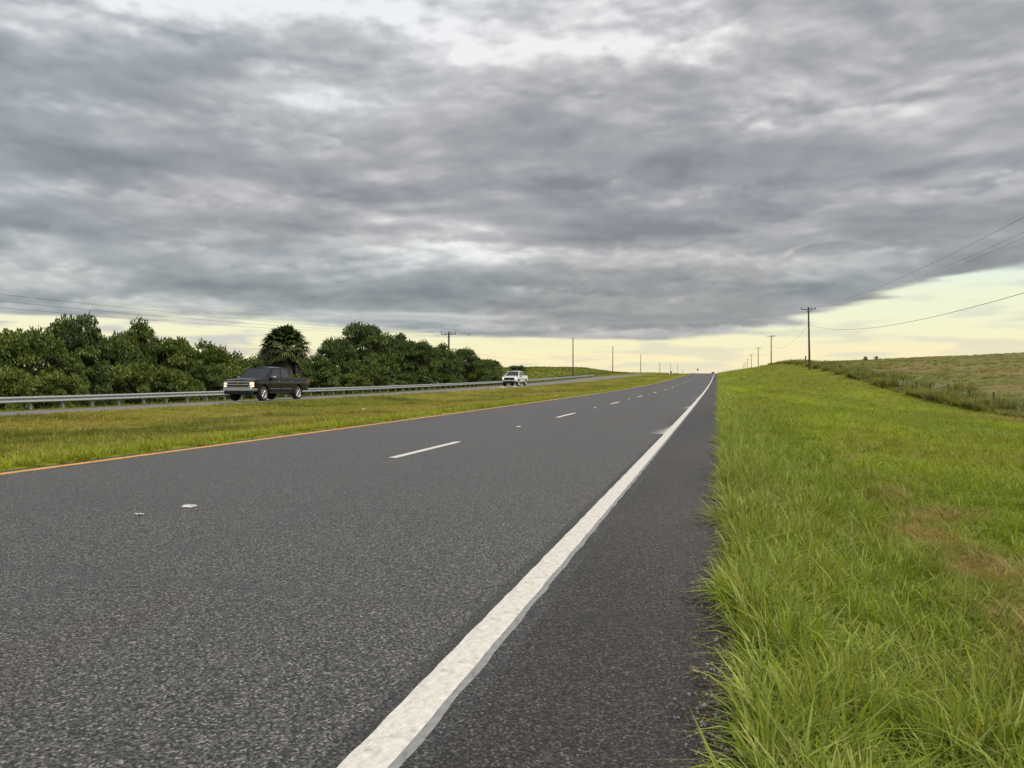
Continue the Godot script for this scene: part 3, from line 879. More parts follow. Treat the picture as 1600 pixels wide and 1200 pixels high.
func palm(label: String, v: float, u: float, hub: float, size: float, sd: int, fronds: int, dead: int) -> void:
	var q := RandomNumberGenerator.new(); q.seed = sd
	var y := land(u, v)
	var o := thing("cabbage_palm", label, "palm", Vector3(v, y, -u), 0.0, "palms among the trees")
	var H := hub - y
	var tm := MB.new()
	tm.tube([Vector3(0, -0.1, 0), Vector3(0.03, H * 0.4, 0.02), Vector3(0.0, H * 0.8, 0.04), Vector3(0, H, 0)], [0.22, 0.17, 0.19, 0.10], 10)
	for k in 26:   # old leaf bases on the trunk
		var a := k * 2.4; var yy := H * (0.45 + 0.5 * k / 26.0)
		var d := Vector3(cos(a), 0, sin(a))
		tm.tube([d * 0.15 + Vector3(0, yy - 0.1, 0), d * 0.30 + Vector3(0, yy + 0.12, 0)], [0.05, 0.02], 4)
	part("trunk", tm.commit(), bark_mat, o)
	for k in fronds + dead:
		var old := k >= fronds
		var mb := MB.new()
		var a := k * 2.39996 + q.randf_range(-0.2, 0.2)
		var t := float(k) / fronds
		var el := lerpf(1.45, -0.45, pow(t, 0.95)) if not old else q.randf_range(-1.40, -0.85)
		var d := Vector3(cos(a) * cos(el), sin(el), sin(a) * cos(el))
		var flat := Vector3(-sin(a), 0, cos(a))
		var stem := size * (q.randf_range(0.46, 0.60) if not old else q.randf_range(0.35, 0.62))
		var start := Vector3(0, H - 0.1, 0)
		var tip := start + d * stem - Vector3(0, 0.08 * size, 0)
		var g := q.randf_range(0.7, 1.25)
		var col := Color(0.075 * g, 0.105 * g, 0.028 * g) if not old else Color(0.125 * g, 0.105 * g, 0.085 * g)
		if not old and t > 0.72 and q.randf() < 0.35: col = Color(0.12 * g, 0.11 * g, 0.06 * g)
		mb.tube([start, start.lerp(tip, 0.5) + Vector3(0, 0.04, 0), tip], [0.022, 0.016, 0.010], 4, col, false)
		var nseg := 24
		for j in nseg:
			var fa := lerpf(-1.75, 1.75, j / (nseg - 1.0)) * (0.55 if old else 1.0)
			var dd := (d * cos(fa) + flat * sin(fa)).normalized()
			var len := size * 0.52 * (0.75 + 0.25 * cos(fa)) * q.randf_range(0.85, 1.1)
			var s := dd.cross(d.cross(flat)).normalized() * 0.034 * size
			var mid := tip + dd * len * 0.55
			var end := tip + dd * len - Vector3(0, len * (0.25 + q.randf() * 0.25) * (1.0 if not old else 1.6), 0)
			mb.quad(tip - s * 0.3, tip + s * 0.3, mid + s, mid - s, col)
			mb.tri(mid - s, mid + s, end, col)
		part("dead_frond" if old else "frond", mb.commit(), leaf_mat, o)

# ---------------------------------------------------------------- vehicles (front towards +x, 0 = middle of the length, on the ground)
func ramp(tab: Array, s: float) -> float:
	if s <= tab[0][0]: return tab[0][1]
	for k in range(1, tab.size()):
		if s <= tab[k][0]: return lerpf(tab[k - 1][1], tab[k][1], (s - tab[k - 1][0]) / (tab[k][0] - tab[k - 1][0]))
	return tab[-1][1]

var car := {}

func hw(s: float, y: float) -> float:
	var L: float = car.len
	var plan := ramp([[0.0, 0.86], [0.08, 0.92], [0.22, 0.97], [0.45, 1.0], [L - 0.25, 1.0], [L, 0.965]], s)
	return car.wid * 0.5 * plan * ramp(car.sec, y)

func side_at(s: float, y: float, z: float, out := 0.0) -> Vector3:
	return Vector3(car.len * 0.5 - s, y, z * (hw(s, y) + out))

func bottom_at(s: float) -> float:
	var y: float = ramp(car.bot, s)
	for c in car.axles:
		if absf(s - c) < car.arch: y = maxf(y, car.tyre + sqrt(car.arch * car.arch - (s - c) * (s - c)))
	return y

func cols_for(a: float, b: float) -> Array:
	var list := [a, b]
	var s := ceilf(a / 0.12) * 0.12
	while s < b - 0.01:
		if s > a + 0.01: list.append(s)
		s += 0.12
	for c in car.axles:
		for k in 17:
			var x: float = c + car.arch * sin((k - 8) / 8.0 * PI / 2.0)
			if x > a + 0.005 and x < b - 0.005: list.append(x)
	list.sort()
	return list

func side_grid(mb: MB, a: float, b: float, z: float, lo: float, hi: float, out := 0.0) -> void:
	var rows := []
	for s in cols_for(a, b):
		var row := []
		var y0: float = maxf(bottom_at(s), lo); var y1: float = minf(ramp(car.top, s), hi)
		for k in 9: row.append(side_at(s, lerpf(y0, y1, k / 8.0), z, out))
		rows.append(row)
	mb.grid(rows, Color.WHITE, null, null, z > 0)

func glass_on(c: Array, a0: float, a1: float, b0: float, b1: float, out: float) -> ArrayMesh:
	# c: bottom front, bottom rear, top rear, top front of a face
	var mb := MB.new()
	var f := func(a: float, b: float) -> Vector3: return c[0].lerp(c[1], a).lerp(c[3].lerp(c[2], a), b)
	var nn: Vector3 = (c[1] - c[0]).cross(c[3] - c[0]).normalized()
	if nn.dot((c[0] + c[2]) * 0.5 - Vector3(((c[0] + c[2]) * 0.5).x, 0.6, 0)) < 0: nn = -nn
	if absf(nn.x) > 0.4: nn = nn if nn.y > 0 else -nn
	var p := []
	for ab in [[a0, b0], [a1, b0], [a1, b1], [a0, b1]]: p.append(f.call(ab[0], ab[1]) + nn * out)
	if (p[2] - p[0]).cross(p[1] - p[0]).dot(nn) < 0: p.reverse()   # front towards the outside
	mb.quad(p[0], p[1], p[2], p[3])
	var mid: Vector3 = nn * -0.02
	for k in 4: mb.quad(p[k], p[(k + 1) % 4], p[(k + 1) % 4] + mid, p[k] + mid)
	return mb.commit()

func bx(o: Vector3, h: Vector3, ch := 0.01, turn := 0.0) -> ArrayMesh:
	var mb := MB.new()
	mb.box(o, h, ch, Basis(Vector3.UP, turn))
	return mb.commit()

func wheel(parent: Node3D, at: Vector3, out: float, r: float, rim_mat: Material, tyre_mat: Material) -> void:
	var w := Node3D.new()
	w.name = "wheel"
	parent.add_child(w, true)
	w.position = at
	var ax := Vector3(0, 0, out)
	var mb := MB.new()
	mb.lathe(Vector3.ZERO, [[-0.125, r * 0.6], [-0.135, r * 0.8], [-0.118, r * 0.95], [-0.06, r], [0.06, r], [0.118, r * 0.95], [0.135, r * 0.8], [0.125, r * 0.64]], 28, ax)
	part("tyre", mb.commit(), tyre_mat, w)
	mb = MB.new()
	mb.lathe(Vector3.ZERO, [[0.02, 0.0], [0.02, r * 0.60]], 24, ax)
	part("brake", mb.commit(), tyre_mat, w)
	mb = MB.new()
	mb.lathe(Vector3.ZERO, [[0.03, r * 0.60], [0.128, r * 0.655], [0.136, r * 0.64], [0.12, r * 0.56], [0.04, r * 0.55]], 24, ax)
	mb.lathe(Vector3.ZERO, [[0.03, r * 0.2], [0.11, r * 0.17], [0.125, r * 0.09], [0.125, 0.0]], 16, ax)
	for k in 6:
		var a := TAU * k / 6.0 + 0.2
		mb.box(Vector3(cos(a) * r * 0.37, sin(a) * r * 0.37, 0.095 * out), Vector3(r * 0.22, r * 0.075, 0.016), 0.008, Basis(Vector3.BACK, a))
	part("rim", mb.commit(), rim_mat, w)

func lamp(parent: Node3D, at: Vector3, energy: float) -> void:
	var l := SpotLight3D.new()
	l.name = "headlight_beam"
	parent.add_child(l, true)
	l.position = at
	l.rotation_degrees = Vector3(-4, -90, 0)
	l.spot_angle = 35.0; l.light_energy = energy; l.light_size = 0.06
	l.light_color = Color(1.0, 0.95, 0.85)
	l.spot_range = 60.0; l.shadow_enabled = true

func glow(col: Color, e: float) -> StandardMaterial3D:
	var m := mat(col, 0.15)
	m.emission_enabled = true
	m.emission = col.linear_to_srgb()
	m.emission_energy_multiplier = e
	return m

func pickup(label: String, at: Vector3, turn: float, tilt: float, white: bool) -> void:
	var o := thing("pickup_truck", label, "pickup truck", at, turn, "pickups on the far carriageway")
	o.rotation.z = tilt
	o.scale = Vector3(1.0, 1.05, 1.0)
	car = {"len": 5.84, "wid": 2.03, "axles": [0.98, 4.63], "arch": 0.50, "tyre": 0.405,
		"sec": [[0.35, 0.93], [0.55, 0.965], [0.75, 0.99], [0.95, 1.0], [1.08, 0.985], [1.2, 0.955], [1.3, 0.92]],
		"top": [[0.0, 1.04], [0.10, 1.12], [0.5, 1.17], [1.40, 1.235], [4.0, 1.26], [5.75, 1.285], [5.84, 1.26]],
		"bot": [[0.0, 0.60], [0.4, 0.56], [1.5, 0.50], [4.1, 0.50], [5.2, 0.56], [5.84, 0.62]]}
	var L := 2.92
	var body := mat(Color(0.66, 0.66, 0.64) if white else Color(0.008, 0.008, 0.009), 0.30, 0.0, 0.3)
	body.clearcoat_enabled = true; body.clearcoat = 0.55; body.clearcoat_roughness = 0.05
	var black := mat(Color(0.012, 0.012, 0.013), 0.55)
	var chrome := mat(Color(0.55, 0.56, 0.58), 0.2, 1.0)
	var silver := mat(Color(0.62, 0.63, 0.65), 0.28, 0.85)
	var rubber := mat(Color(0.018, 0.018, 0.018), 0.85)
	var glass := mat(Color(0.016, 0.020, 0.022), 0.04, 0.0, 0.7)
	# shell: sides, bonnet, bed rails, front and rear
	var mb := MB.new()
	for z in [-1.0, 1.0]: side_grid(mb, 0.0, 5.84, z, 0.0, 2.0)
	var rows := []
	for s in cols_for(0.0, 1.48):
		var row := []
		for k in 9:
			var z := (k - 4) / 4.0
			var y: float = ramp(car.top, s)
			row.append(Vector3(L - s, y + 0.045 * (1.0 - z * z) * sm(0.0, 0.35, s) + 0.012 * sm(0.5, 0.4, absf(z)), z * hw(s, y)))
		rows.append(row)
	mb.grid(rows, Color.WHITE, null, null, false)
	for e in [0.0, 5.84]:
		var er := []
		for k in 7:
			var y := lerpf(ramp(car.bot, e), ramp(car.top, e), k / 6.0)
			var row := []
			for j in 9: row.append(Vector3(L - e, y, (j - 4) / 4.0 * hw(e, y)))
			er.append(row)
		mb.grid(er, Color.WHITE, null, null, e > 1.0)
	for z in [-1.0, 1.0]:   # bed walls have thickness
		mb.box(Vector3(L - 4.93, 1.245, z * 0.905), Vector3(0.86, 0.022, 0.045), 0.01)
		mb.box(Vector3(L - 4.93, 1.02, z * 0.855), Vector3(0.86, 0.22, 0.02), 0.005)
	mb.box(Vector3(L - 5.79, 1.03, 0), Vector3(0.04, 0.235, 0.88), 0.01)
	mb.box(Vector3(L - 4.045, 1.03, 0), Vector3(0.03, 0.22, 0.87), 0.01)
	part("body", mb.commit(), body, o)
	part("bed_floor", bx(Vector3(L - 4.93, 0.80, 0), Vector3(0.85, 0.02, 0.84), 0.0), black, o)
	var under := MB.new()
	under.box(Vector3(L - 2.9, 0.60, 0), Vector3(2.7, 0.17, 0.70), 0.02)
	under.box(Vector3(L - 2.8, 0.50, 0), Vector3(1.25, 0.06, 0.90), 0.02)
	for c in [0.98, 4.63]: under.tube([Vector3(L - c, 0.405, -0.78), Vector3(L - c, 0.405, 0.78)], [0.06, 0.06], 8)
	part("chassis", under.commit(), black, o)
	# cab
	var cy := 1.225; var ry := 1.80
	var fb := 1.34; var rb := 4.03; var ft := 2.14; var rt := 3.74; var bw := 0.925; var tw := 0.735
	var roof := MB.new()
	var cn := func(s: float, y: float, z: float) -> Vector3: return Vector3(L - s, y, z)
	for z in [-1.0, 1.0]:
		roof.grid([[cn.call(fb, cy, z * bw), cn.call(ft, ry, z * tw)], [cn.call(2.7, cy, z * (bw + 0.015)), cn.call(2.8, ry + 0.01, z * (tw + 0.01))], [cn.call(rb, cy, z * bw), cn.call(rt, ry, z * tw)]], Color.WHITE, null, null, z > 0)
	roof.quad(cn.call(fb, cy, bw), cn.call(ft, ry, tw), cn.call(ft, ry, -tw), cn.call(fb, cy, -bw))
	roof.quad(cn.call(rb, cy, -bw), cn.call(rt, ry, -tw), cn.call(rt, ry, tw), cn.call(rb, cy, bw))
	rows = []
	for k in 7:
		var s := lerpf(ft, rt, k / 6.0)
		var row := []
		for j in 9:
			var z := (j - 4) / 4.0
			row.append(Vector3(L - s, ry + 0.075 * (1.0 - pow(absf(z), 2.5)) * (0.55 + 0.45 * sin(k / 6.0 * PI)) + (0.01 * sin(k / 6.0 * PI)), z * (tw + 0.01 * sin(k / 6.0 * PI))))
		rows.append(row)
	roof.grid(rows)
	part("cab", roof.commit(), body, o)
	var ws := [cn.call(fb, cy, bw), cn.call(fb, cy, -bw), cn.call(ft, ry, -tw), cn.call(ft, ry, tw)]
	part("windshield", glass_on(ws, 0.055, 0.945, 0.03, 0.93, 0.006), glass, o)
	var rw := [cn.call(rb, cy, bw), cn.call(rb, cy, -bw), cn.call(rt, ry, -tw), cn.call(rt, ry, tw)]
	part("rear_window", glass_on(rw, 0.10, 0.90, 0.12, 0.88, 0.006), glass, o)
	for z in [-1.0, 1.0]:
		var f := [cn.call(fb, cy, z * bw), cn.call(rb, cy, z * bw), cn.call(rt, ry, z * tw), cn.call(ft, ry, z * tw)]
		part("side_window", glass_on(f, 0.10, 0.485, 0.06, 0.86, 0.022), glass, o)
		part("side_window", glass_on(f, 0.545, 0.90, 0.06, 0.86, 0.022), glass, o)
		# doors stand a little proud so that the gaps between them show
		for dr in [[1.56, 2.66], [2.70, 3.92]]:
			var dm := MB.new()
			side_grid(dm, dr[0], dr[1], z, 0.56, 1.225, 0.010)
			var door := part("door", dm.commit(), body, o)
			part("handle", bx(side_at(dr[1] - 0.17, 1.06, z, 0.03), Vector3(0.10, 0.018, 0.014), 0.006), chrome if not white else body, door)
			if not white: part("trim", bx(side_at((dr[0] + dr[1]) * 0.5, 0.66, z, 0.016), Vector3((dr[1] - dr[0]) * 0.48, 0.016, 0.006), 0.003), chrome, door)
		part("step", bx(Vector3(L - 2.75, 0.44, z * 0.95), Vector3(1.2, 0.035, 0.06), 0.02), black, o)
		# mirrors
		var mi := part("mirror", bx(Vector3(L - 1.80, 1.24, z * 1.11), Vector3(0.07, 0.085, 0.12), 0.03), black, o)
		part("mirror_cap", bx(Vector3(L - 1.775, 1.275, z * 1.11), Vector3(0.075, 0.06, 0.125), 0.025), body if white else chrome, mi)
		# lamps
		var hl := MB.new()
		hl.box(Vector3(L - 0.055, 0.945, z * 0.80), Vector3(0.07, 0.07 if not white else 0.10, 0.105), 0.02, Basis(Vector3.UP, z * 0.12))
		part("headlight", hl.commit(), glow(Color(1.0, 0.93, 0.78), 0.4), o)
		lamp(o, Vector3(L + 0.06, 0.94, z * 0.80), 1.5)
		if not white:
			part("turn_signal", bx(Vector3(L - 0.16, 0.90, z * 0.925), Vector3(0.10, 0.13, 0.022), 0.01, z * 0.25), glow(Color(0.85, 0.40, 0.05), 0.55), o)
			part("lower_headlight", bx(Vector3(L - 0.045, 0.80, z * 0.82), Vector3(0.06, 0.045, 0.10), 0.015, z * 0.12), glow(Color(0.9, 0.85, 0.7), 0.5), o)
		else:
			part("turn_signal", bx(Vector3(L - 0.09, 0.80, z * 0.83), Vector3(0.05, 0.03, 0.10), 0.01, z * 0.12), mat(Color(0.6, 0.55, 0.45), 0.2), o)
			part("fog_lamp", bx(Vector3(L + 0.085, 0.54, z * 0.72), Vector3(0.02, 0.035, 0.06), 0.01), silver, o)
		part("taillight", bx(Vector3(L - 5.80, 1.03, z * 0.93), Vector3(0.07, 0.17, 0.045), 0.02), mat(Color(0.42, 0.02, 0.015), 0.15), o)
		for c in [0.98, 4.63]: wheel(o, Vector3(L - c, 0.405, z * 0.865), z, 0.405, silver, rubber)
	# face
	if not white:
		part("grille", bx(Vector3(L + 0.012, 0.885, 0), Vector3(0.03, 0.155, 0.66), 0.015), black, o)
		var bars := MB.new()
		bars.box(Vector3(L + 0.03, 1.025, 0), Vector3(0.035, 0.030, 0.86), 0.012)
		bars.box(Vector3(L + 0.04, 0.895, 0), Vector3(0.025, 0.030, 0.66), 0.012)
		bars.box(Vector3(L + 0.03, 0.755, 0), Vector3(0.03, 0.020, 0.70), 0.01)
		part("grille_bars", bars.commit(), chrome, o)
		var em := MB.new()
		em.box(Vector3(L + 0.072, 0.895, 0), Vector3(0.008, 0.030, 0.13), 0.004)
		em.box(Vector3(L + 0.074, 0.895, 0), Vector3(0.008, 0.048, 0.05), 0.004)
		part("emblem", em.commit(), mat(Color(0.55, 0.42, 0.14), 0.3, 0.8), o)
		var bp := MB.new()
		bp.box(Vector3(L + 0.03, 0.635, 0), Vector3(0.10, 0.085, 0.90), 0.03)
		for z in [-1.0, 1.0]: bp.box(Vector3(L - 0.13, 0.62, z * 0.925), Vector3(0.20, 0.075, 0.05), 0.03, Basis(Vector3.UP, z * 0.28))
		part("front_bumper", bp.commit(), chrome, o)
	else:
		part("grille", bx(Vector3(L + 0.015, 0.90, 0), Vector3(0.03, 0.15, 0.64), 0.04), black, o)
		var bars := MB.new()
		for y in [0.83, 0.97]: bars.box(Vector3(L + 0.045, y, 0), Vector3(0.012, 0.022, 0.60), 0.008)
		part("grille_bars", bars.commit(), mat(Color(0.03, 0.03, 0.032), 0.3), o)
		var em := MB.new()
		em.lathe(Vector3(L + 0.045, 0.90, 0), [[0.0, 0.10], [0.02, 0.095], [0.022, 0.0]], 20, Vector3.RIGHT)
		var ep := part("emblem", em.commit(), mat(Color(0.16, 0.19, 0.26), 0.25, 0.5), o)
		ep.scale = Vector3(1, 0.5, 1); ep.position.y = 0.45
		var bp := MB.new()
		bp.box(Vector3(L + 0.02, 0.685, 0), Vector3(0.10, 0.05, 0.90), 0.03)
		for z in [-1.0, 1.0]: bp.box(Vector3(L - 0.14, 0.65, z * 0.92), Vector3(0.19, 0.09, 0.05), 0.03, Basis(Vector3.UP, z * 0.28))
		part("front_bumper", bp.commit(), body, o)
	part("air_dam", bx(Vector3(L - 0.04, 0.47, 0), Vector3(0.12, 0.095, 0.86), 0.03), black, o)
	part("rear_bumper", bx(Vector3(L - 5.89, 0.60, 0), Vector3(0.08, 0.075, 0.93), 0.03), chrome if not white else black, o)

func small_car(label: String, at: Vector3, turn: float, col: Color, lit: bool) -> void:
	var o := thing("distant_car", label, "car", at, turn, "cars at the crest of the road")
	car = {"len": 4.7, "wid": 1.88, "axles": [0.9, 3.65], "arch": 0.37, "tyre": 0.34,
		"sec": [[0.3, 0.93], [0.6, 1.0], [0.85, 0.98], [1.05, 0.92]], "top": [[0.0, 0.72], [0.15, 0.84], [1.2, 0.98], [3.6, 1.02], [4.5, 1.02], [4.7, 0.95]], "bot": [[0.0, 0.3], [4.7, 0.34]]}
	var L := 2.35
	var body := mat(col, 0.3)
	var glass := mat(Color(0.016, 0.02, 0.022), 0.04, 0.0, 0.7)
	var mb := MB.new()
	for z in [-1.0, 1.0]: side_grid(mb, 0.0, 4.7, z, 0.0, 2.0)
	var rows := []
	for s in cols_for(0.0, 4.7):
		var row := []
		for k in 5:
			var y: float = ramp(car.top, s)
			row.append(Vector3(L - s, y + 0.03 * (1.0 - pow((k - 2) / 2.0, 2.0)), (k - 2) / 2.0 * hw(s, y)))
		rows.append(row)
	mb.grid(rows)
	for e in [0.0, 4.7]:
		var y0: float = ramp(car.bot, e); var y1: float = ramp(car.top, e)
		mb.quad(side_at(e, y0, -1), side_at(e, y1, -1), side_at(e, y1, 1), side_at(e, y0, 1))
	part("body", mb.commit(), body, o)
	var cab := MB.new()
	var c := [Vector3(L - 1.15, 1.0, 0.80), Vector3(L - 4.45, 1.02, 0.80), Vector3(L - 3.9, 1.58, 0.60), Vector3(L - 2.0, 1.58, 0.60)]
	var m := []
	for p in c: m.append(p * Vector3(1, 1, -1))
	cab.quad(c[0], c[1], c[2], c[3]); cab.quad(m[0], m[3], m[2], m[1]); cab.quad(c[0], c[3], m[3], m[0]); cab.quad(c[1], m[1], m[2], c[2]); cab.quad(c[3], c[2], m[2], m[3])
	part("cabin", cab.commit(), body, o)
	part("windshield", glass_on([c[0], m[0], m[3], c[3]], 0.06, 0.94, 0.05, 0.93, 0.006), glass, o)
	part("rear_window", glass_on([c[1], m[1], m[2], c[2]], 0.08, 0.92, 0.1, 0.9, 0.006), glass, o)
	for z in [c, m]: part("side_window", glass_on(z, 0.12, 0.9, 0.08, 0.88, 0.01), glass, o)
	var rubber := mat(Color(0.018, 0.018, 0.018), 0.85)
	for z in [-1.0, 1.0]:
		for a in [0.9, 3.65]: wheel(o, Vector3(L - a, 0.34, z * 0.80), z, 0.34, mat(Color(0.5, 0.5, 0.52), 0.3, 0.8), rubber)
		part("headlight", bx(Vector3(L - 0.06, 0.72, z * 0.68), Vector3(0.06, 0.07, 0.15), 0.02), glow(Color(1.0, 0.85, 0.6), 4.0) if lit else mat(Color(0.6, 0.6, 0.6), 0.1), o)
		if lit: lamp(o, Vector3(L + 0.05, 0.72, z * 0.68), 3.0)
		part("taillight", bx(Vector3(L - 4.66, 0.85, z * 0.72), Vector3(0.04, 0.06, 0.14), 0.02), mat(Color(0.4, 0.02, 0.015), 0.2), o)

func build_vehicles() -> void:
	var u := 40.0; var v := -25.6
	pickup("black crew-cab pickup with chrome bumper driving on the far carriageway", Vector3(v, far_road_y(u, v) + 0.005, -u), -PI / 2, 0.0, false)
	u = 96.0; v = -25.3
	pickup("white pickup with black grille farther up the far carriageway", Vector3(v, far_road_y(u, v) + 0.005, -u), -PI / 2, -0.012, true)
	small_car("dark car going over the crest of the near carriageway", Vector3(-2.6, road_y(455.0, -2.6), -455.0), PI / 2, Color(0.03, 0.03, 0.035), false)
	small_car("oncoming car with lit headlights at the crest by the median", Vector3(-23.0, far_road_y(400.0, -23.0), -400.0), -PI / 2, Color(0.25, 0.23, 0.2), true)

# ---------------------------------------------------------------- guardrail, poles, wires, fence and small things
func build_furniture() -> void:
	guardrail()
	poles()
	fence()
	small_things()

func guardrail() -> void:
	var V := -32.3
	var zinc := mat(Color(0.46, 0.48, 0.50), 0.5, 0.35)
	zinc.albedo_color = Color.WHITE
	zinc.albedo_texture = noise_tex(512, 0.02, FastNoiseLite.TYPE_SIMPLEX, 91, [[0.0, 0.26, 0.27, 0.29], [0.5, 0.40, 0.42, 0.44], [1.0, 0.50, 0.52, 0.54]], 4)
	zinc.uv1_triplanar = true; zinc.uv1_scale = Vector3(0.5, 2.0, 0.5)
	var o := thing("guardrail", "galvanised steel guardrail along the far carriageway", "guardrail")
	var prof := [[0.0, 0.156], [0.03, 0.142], [0.078, 0.118], [0.083, 0.095], [0.078, 0.060], [0.028, 0.030], [0.010, 0.0], [0.028, -0.030], [0.078, -0.060], [0.083, -0.095], [0.078, -0.118], [0.03, -0.142], [0.0, -0.156]]
	var mb := MB.new()
	var rows := []
	for u in steps([[12.0, 204.0, 1.905]]):
		var y := land(u, V) + 0.56
		var row := []
		for p in prof: row.append(Vector3(V + 0.10 + p[0], y + p[1], -u))
		rows.append(row)
	mb.grid(rows)
	part("rail", mb.commit(), zinc, o)
	for k in 49:   # lapped joints every second post
		var ju := 12.9 + 3.81 * k
		var jm := MB.new()
		var jr := []
		for du in [-0.16, 0.16]:
			var row := []
			for p in prof: row.append(Vector3(V + 0.104 + p[0], land(ju + du, V) + 0.56 + p[1], -(ju + du)))
			jr.append(row)
		jm.grid(jr)
		part("lap_joint", jm.commit(), zinc, o)
	var pm := MB.new()
	pm.box(Vector3(0, 0.10, 0), Vector3(0.075, 0.60, 0.05), 0.004)
	var post := pm.commit()
	var bm := MB.new()
	bm.box(Vector3(0.055, 0.56, 0), Vector3(0.05, 0.15, 0.045), 0.004)
	var block := bm.commit()
	var grey := mat(Color(0.27, 0.27, 0.26), 0.8)
	var u := 12.9
	while u < 204.0:
		var p := part("post", post, grey, o)
		p.position = Vector3(V - 0.03, land(u, V), -u)
		var b := part("block", block, grey, p)
		b.position = Vector3(0.02, 0, 0)
		u += 1.905
	# flared end and small delineators on top of the rail
	part("end_terminal", bx(Vector3(V + 0.14, land(204.4, V) + 0.55, -204.4), Vector3(0.06, 0.20, 0.22), 0.05), mat(Color(0.45, 0.40, 0.20), 0.6), o)
	for d in [86.0, 127.0, 166.0]:
		part("delineator", bx(Vector3(V + 0.12, land(d, V) + 0.80, -d), Vector3(0.02, 0.09, 0.05), 0.006), mat(Color(0.7, 0.7, 0.68), 0.5), o)

func pole(label: String, u: float, v: float, top: float, arm: String, lean := Vector2.ZERO, group := "") -> void:
	var y := land(u, v)
	var o := thing("utility_pole", label, "utility pole", Vector3(v, y, -u), 0.0, group)
	o.rotation = Vector3(lean.y, 0, lean.x)
	var H := top - y
	var mb := MB.new()
	mb.tube([Vector3(0, -0.3, 0), Vector3(0, H * 0.5, 0), Vector3(0, H, 0)], [0.19, 0.155, 0.125], 12)
	part("shaft", mb.commit(), wood_mat, o)
	var porcelain := mat(Color(0.10, 0.09, 0.085), 0.3)
	if arm == "":
		var im := MB.new()
		im.lathe(Vector3(0, H, 0), [[-0.02, 0.05], [0.06, 0.05], [0.10, 0.085], [0.15, 0.085], [0.19, 0.05], [0.22, 0.0]], 8, Vector3.UP)
		part("insulator", im.commit(), porcelain, o)
		return
	var am := MB.new()
	am.box(Vector3(0, H - 0.40, 0.17), Vector3(1.22, 0.06, 0.05), 0.01)
	part("crossarm", am.commit(), wood_mat, o)
	for s in [-1.0, 1.0]:
		var b := MB.new()
		b.tube([Vector3(s * 0.62, H - 0.45, 0.22), Vector3(0.0, H - 1.0, 0.15)], [0.022, 0.022], 4)
		part("brace", b.commit(), porcelain, o)
	for x in [-1.13, 0.45, 1.13] if arm == "plain" else [-1.15, -0.45, 0.45, 1.15]:
		var im := MB.new()
		var tilt: float = 0.0 if arm == "plain" else x * 0.25
		im.lathe(Vector3(x, H - 0.34, 0.17), [[0.0, 0.03], [0.07, 0.04], [0.10, 0.08], [0.16, 0.085], [0.20, 0.05], [0.26, 0.055], [0.30, 0.0]], 8, Vector3(tilt, 1, 0).normalized())
		part("insulator", im.commit(), porcelain, o)

func wire(label: String, pts: Array, sag: Array, r: float, group: String) -> void:
	var mb := MB.new()
	var line := []
	for k in pts.size() - 1:
		for j in 24:
			var t := j / 24.0
			line.append(pts[k].lerp(pts[k + 1], t) - Vector3(0, 4.0 * sag[k] * t * (1.0 - t), 0))
	line.append(pts[-1])
	var rad := []
	for p in line: rad.append(r)
	mb.tube(line, rad, 5)
	var o := part("overhead_wire", mb.commit(), mat(Color(0.05, 0.05, 0.052), 0.6, 0.3))
	meta(o, label, "wire", group)

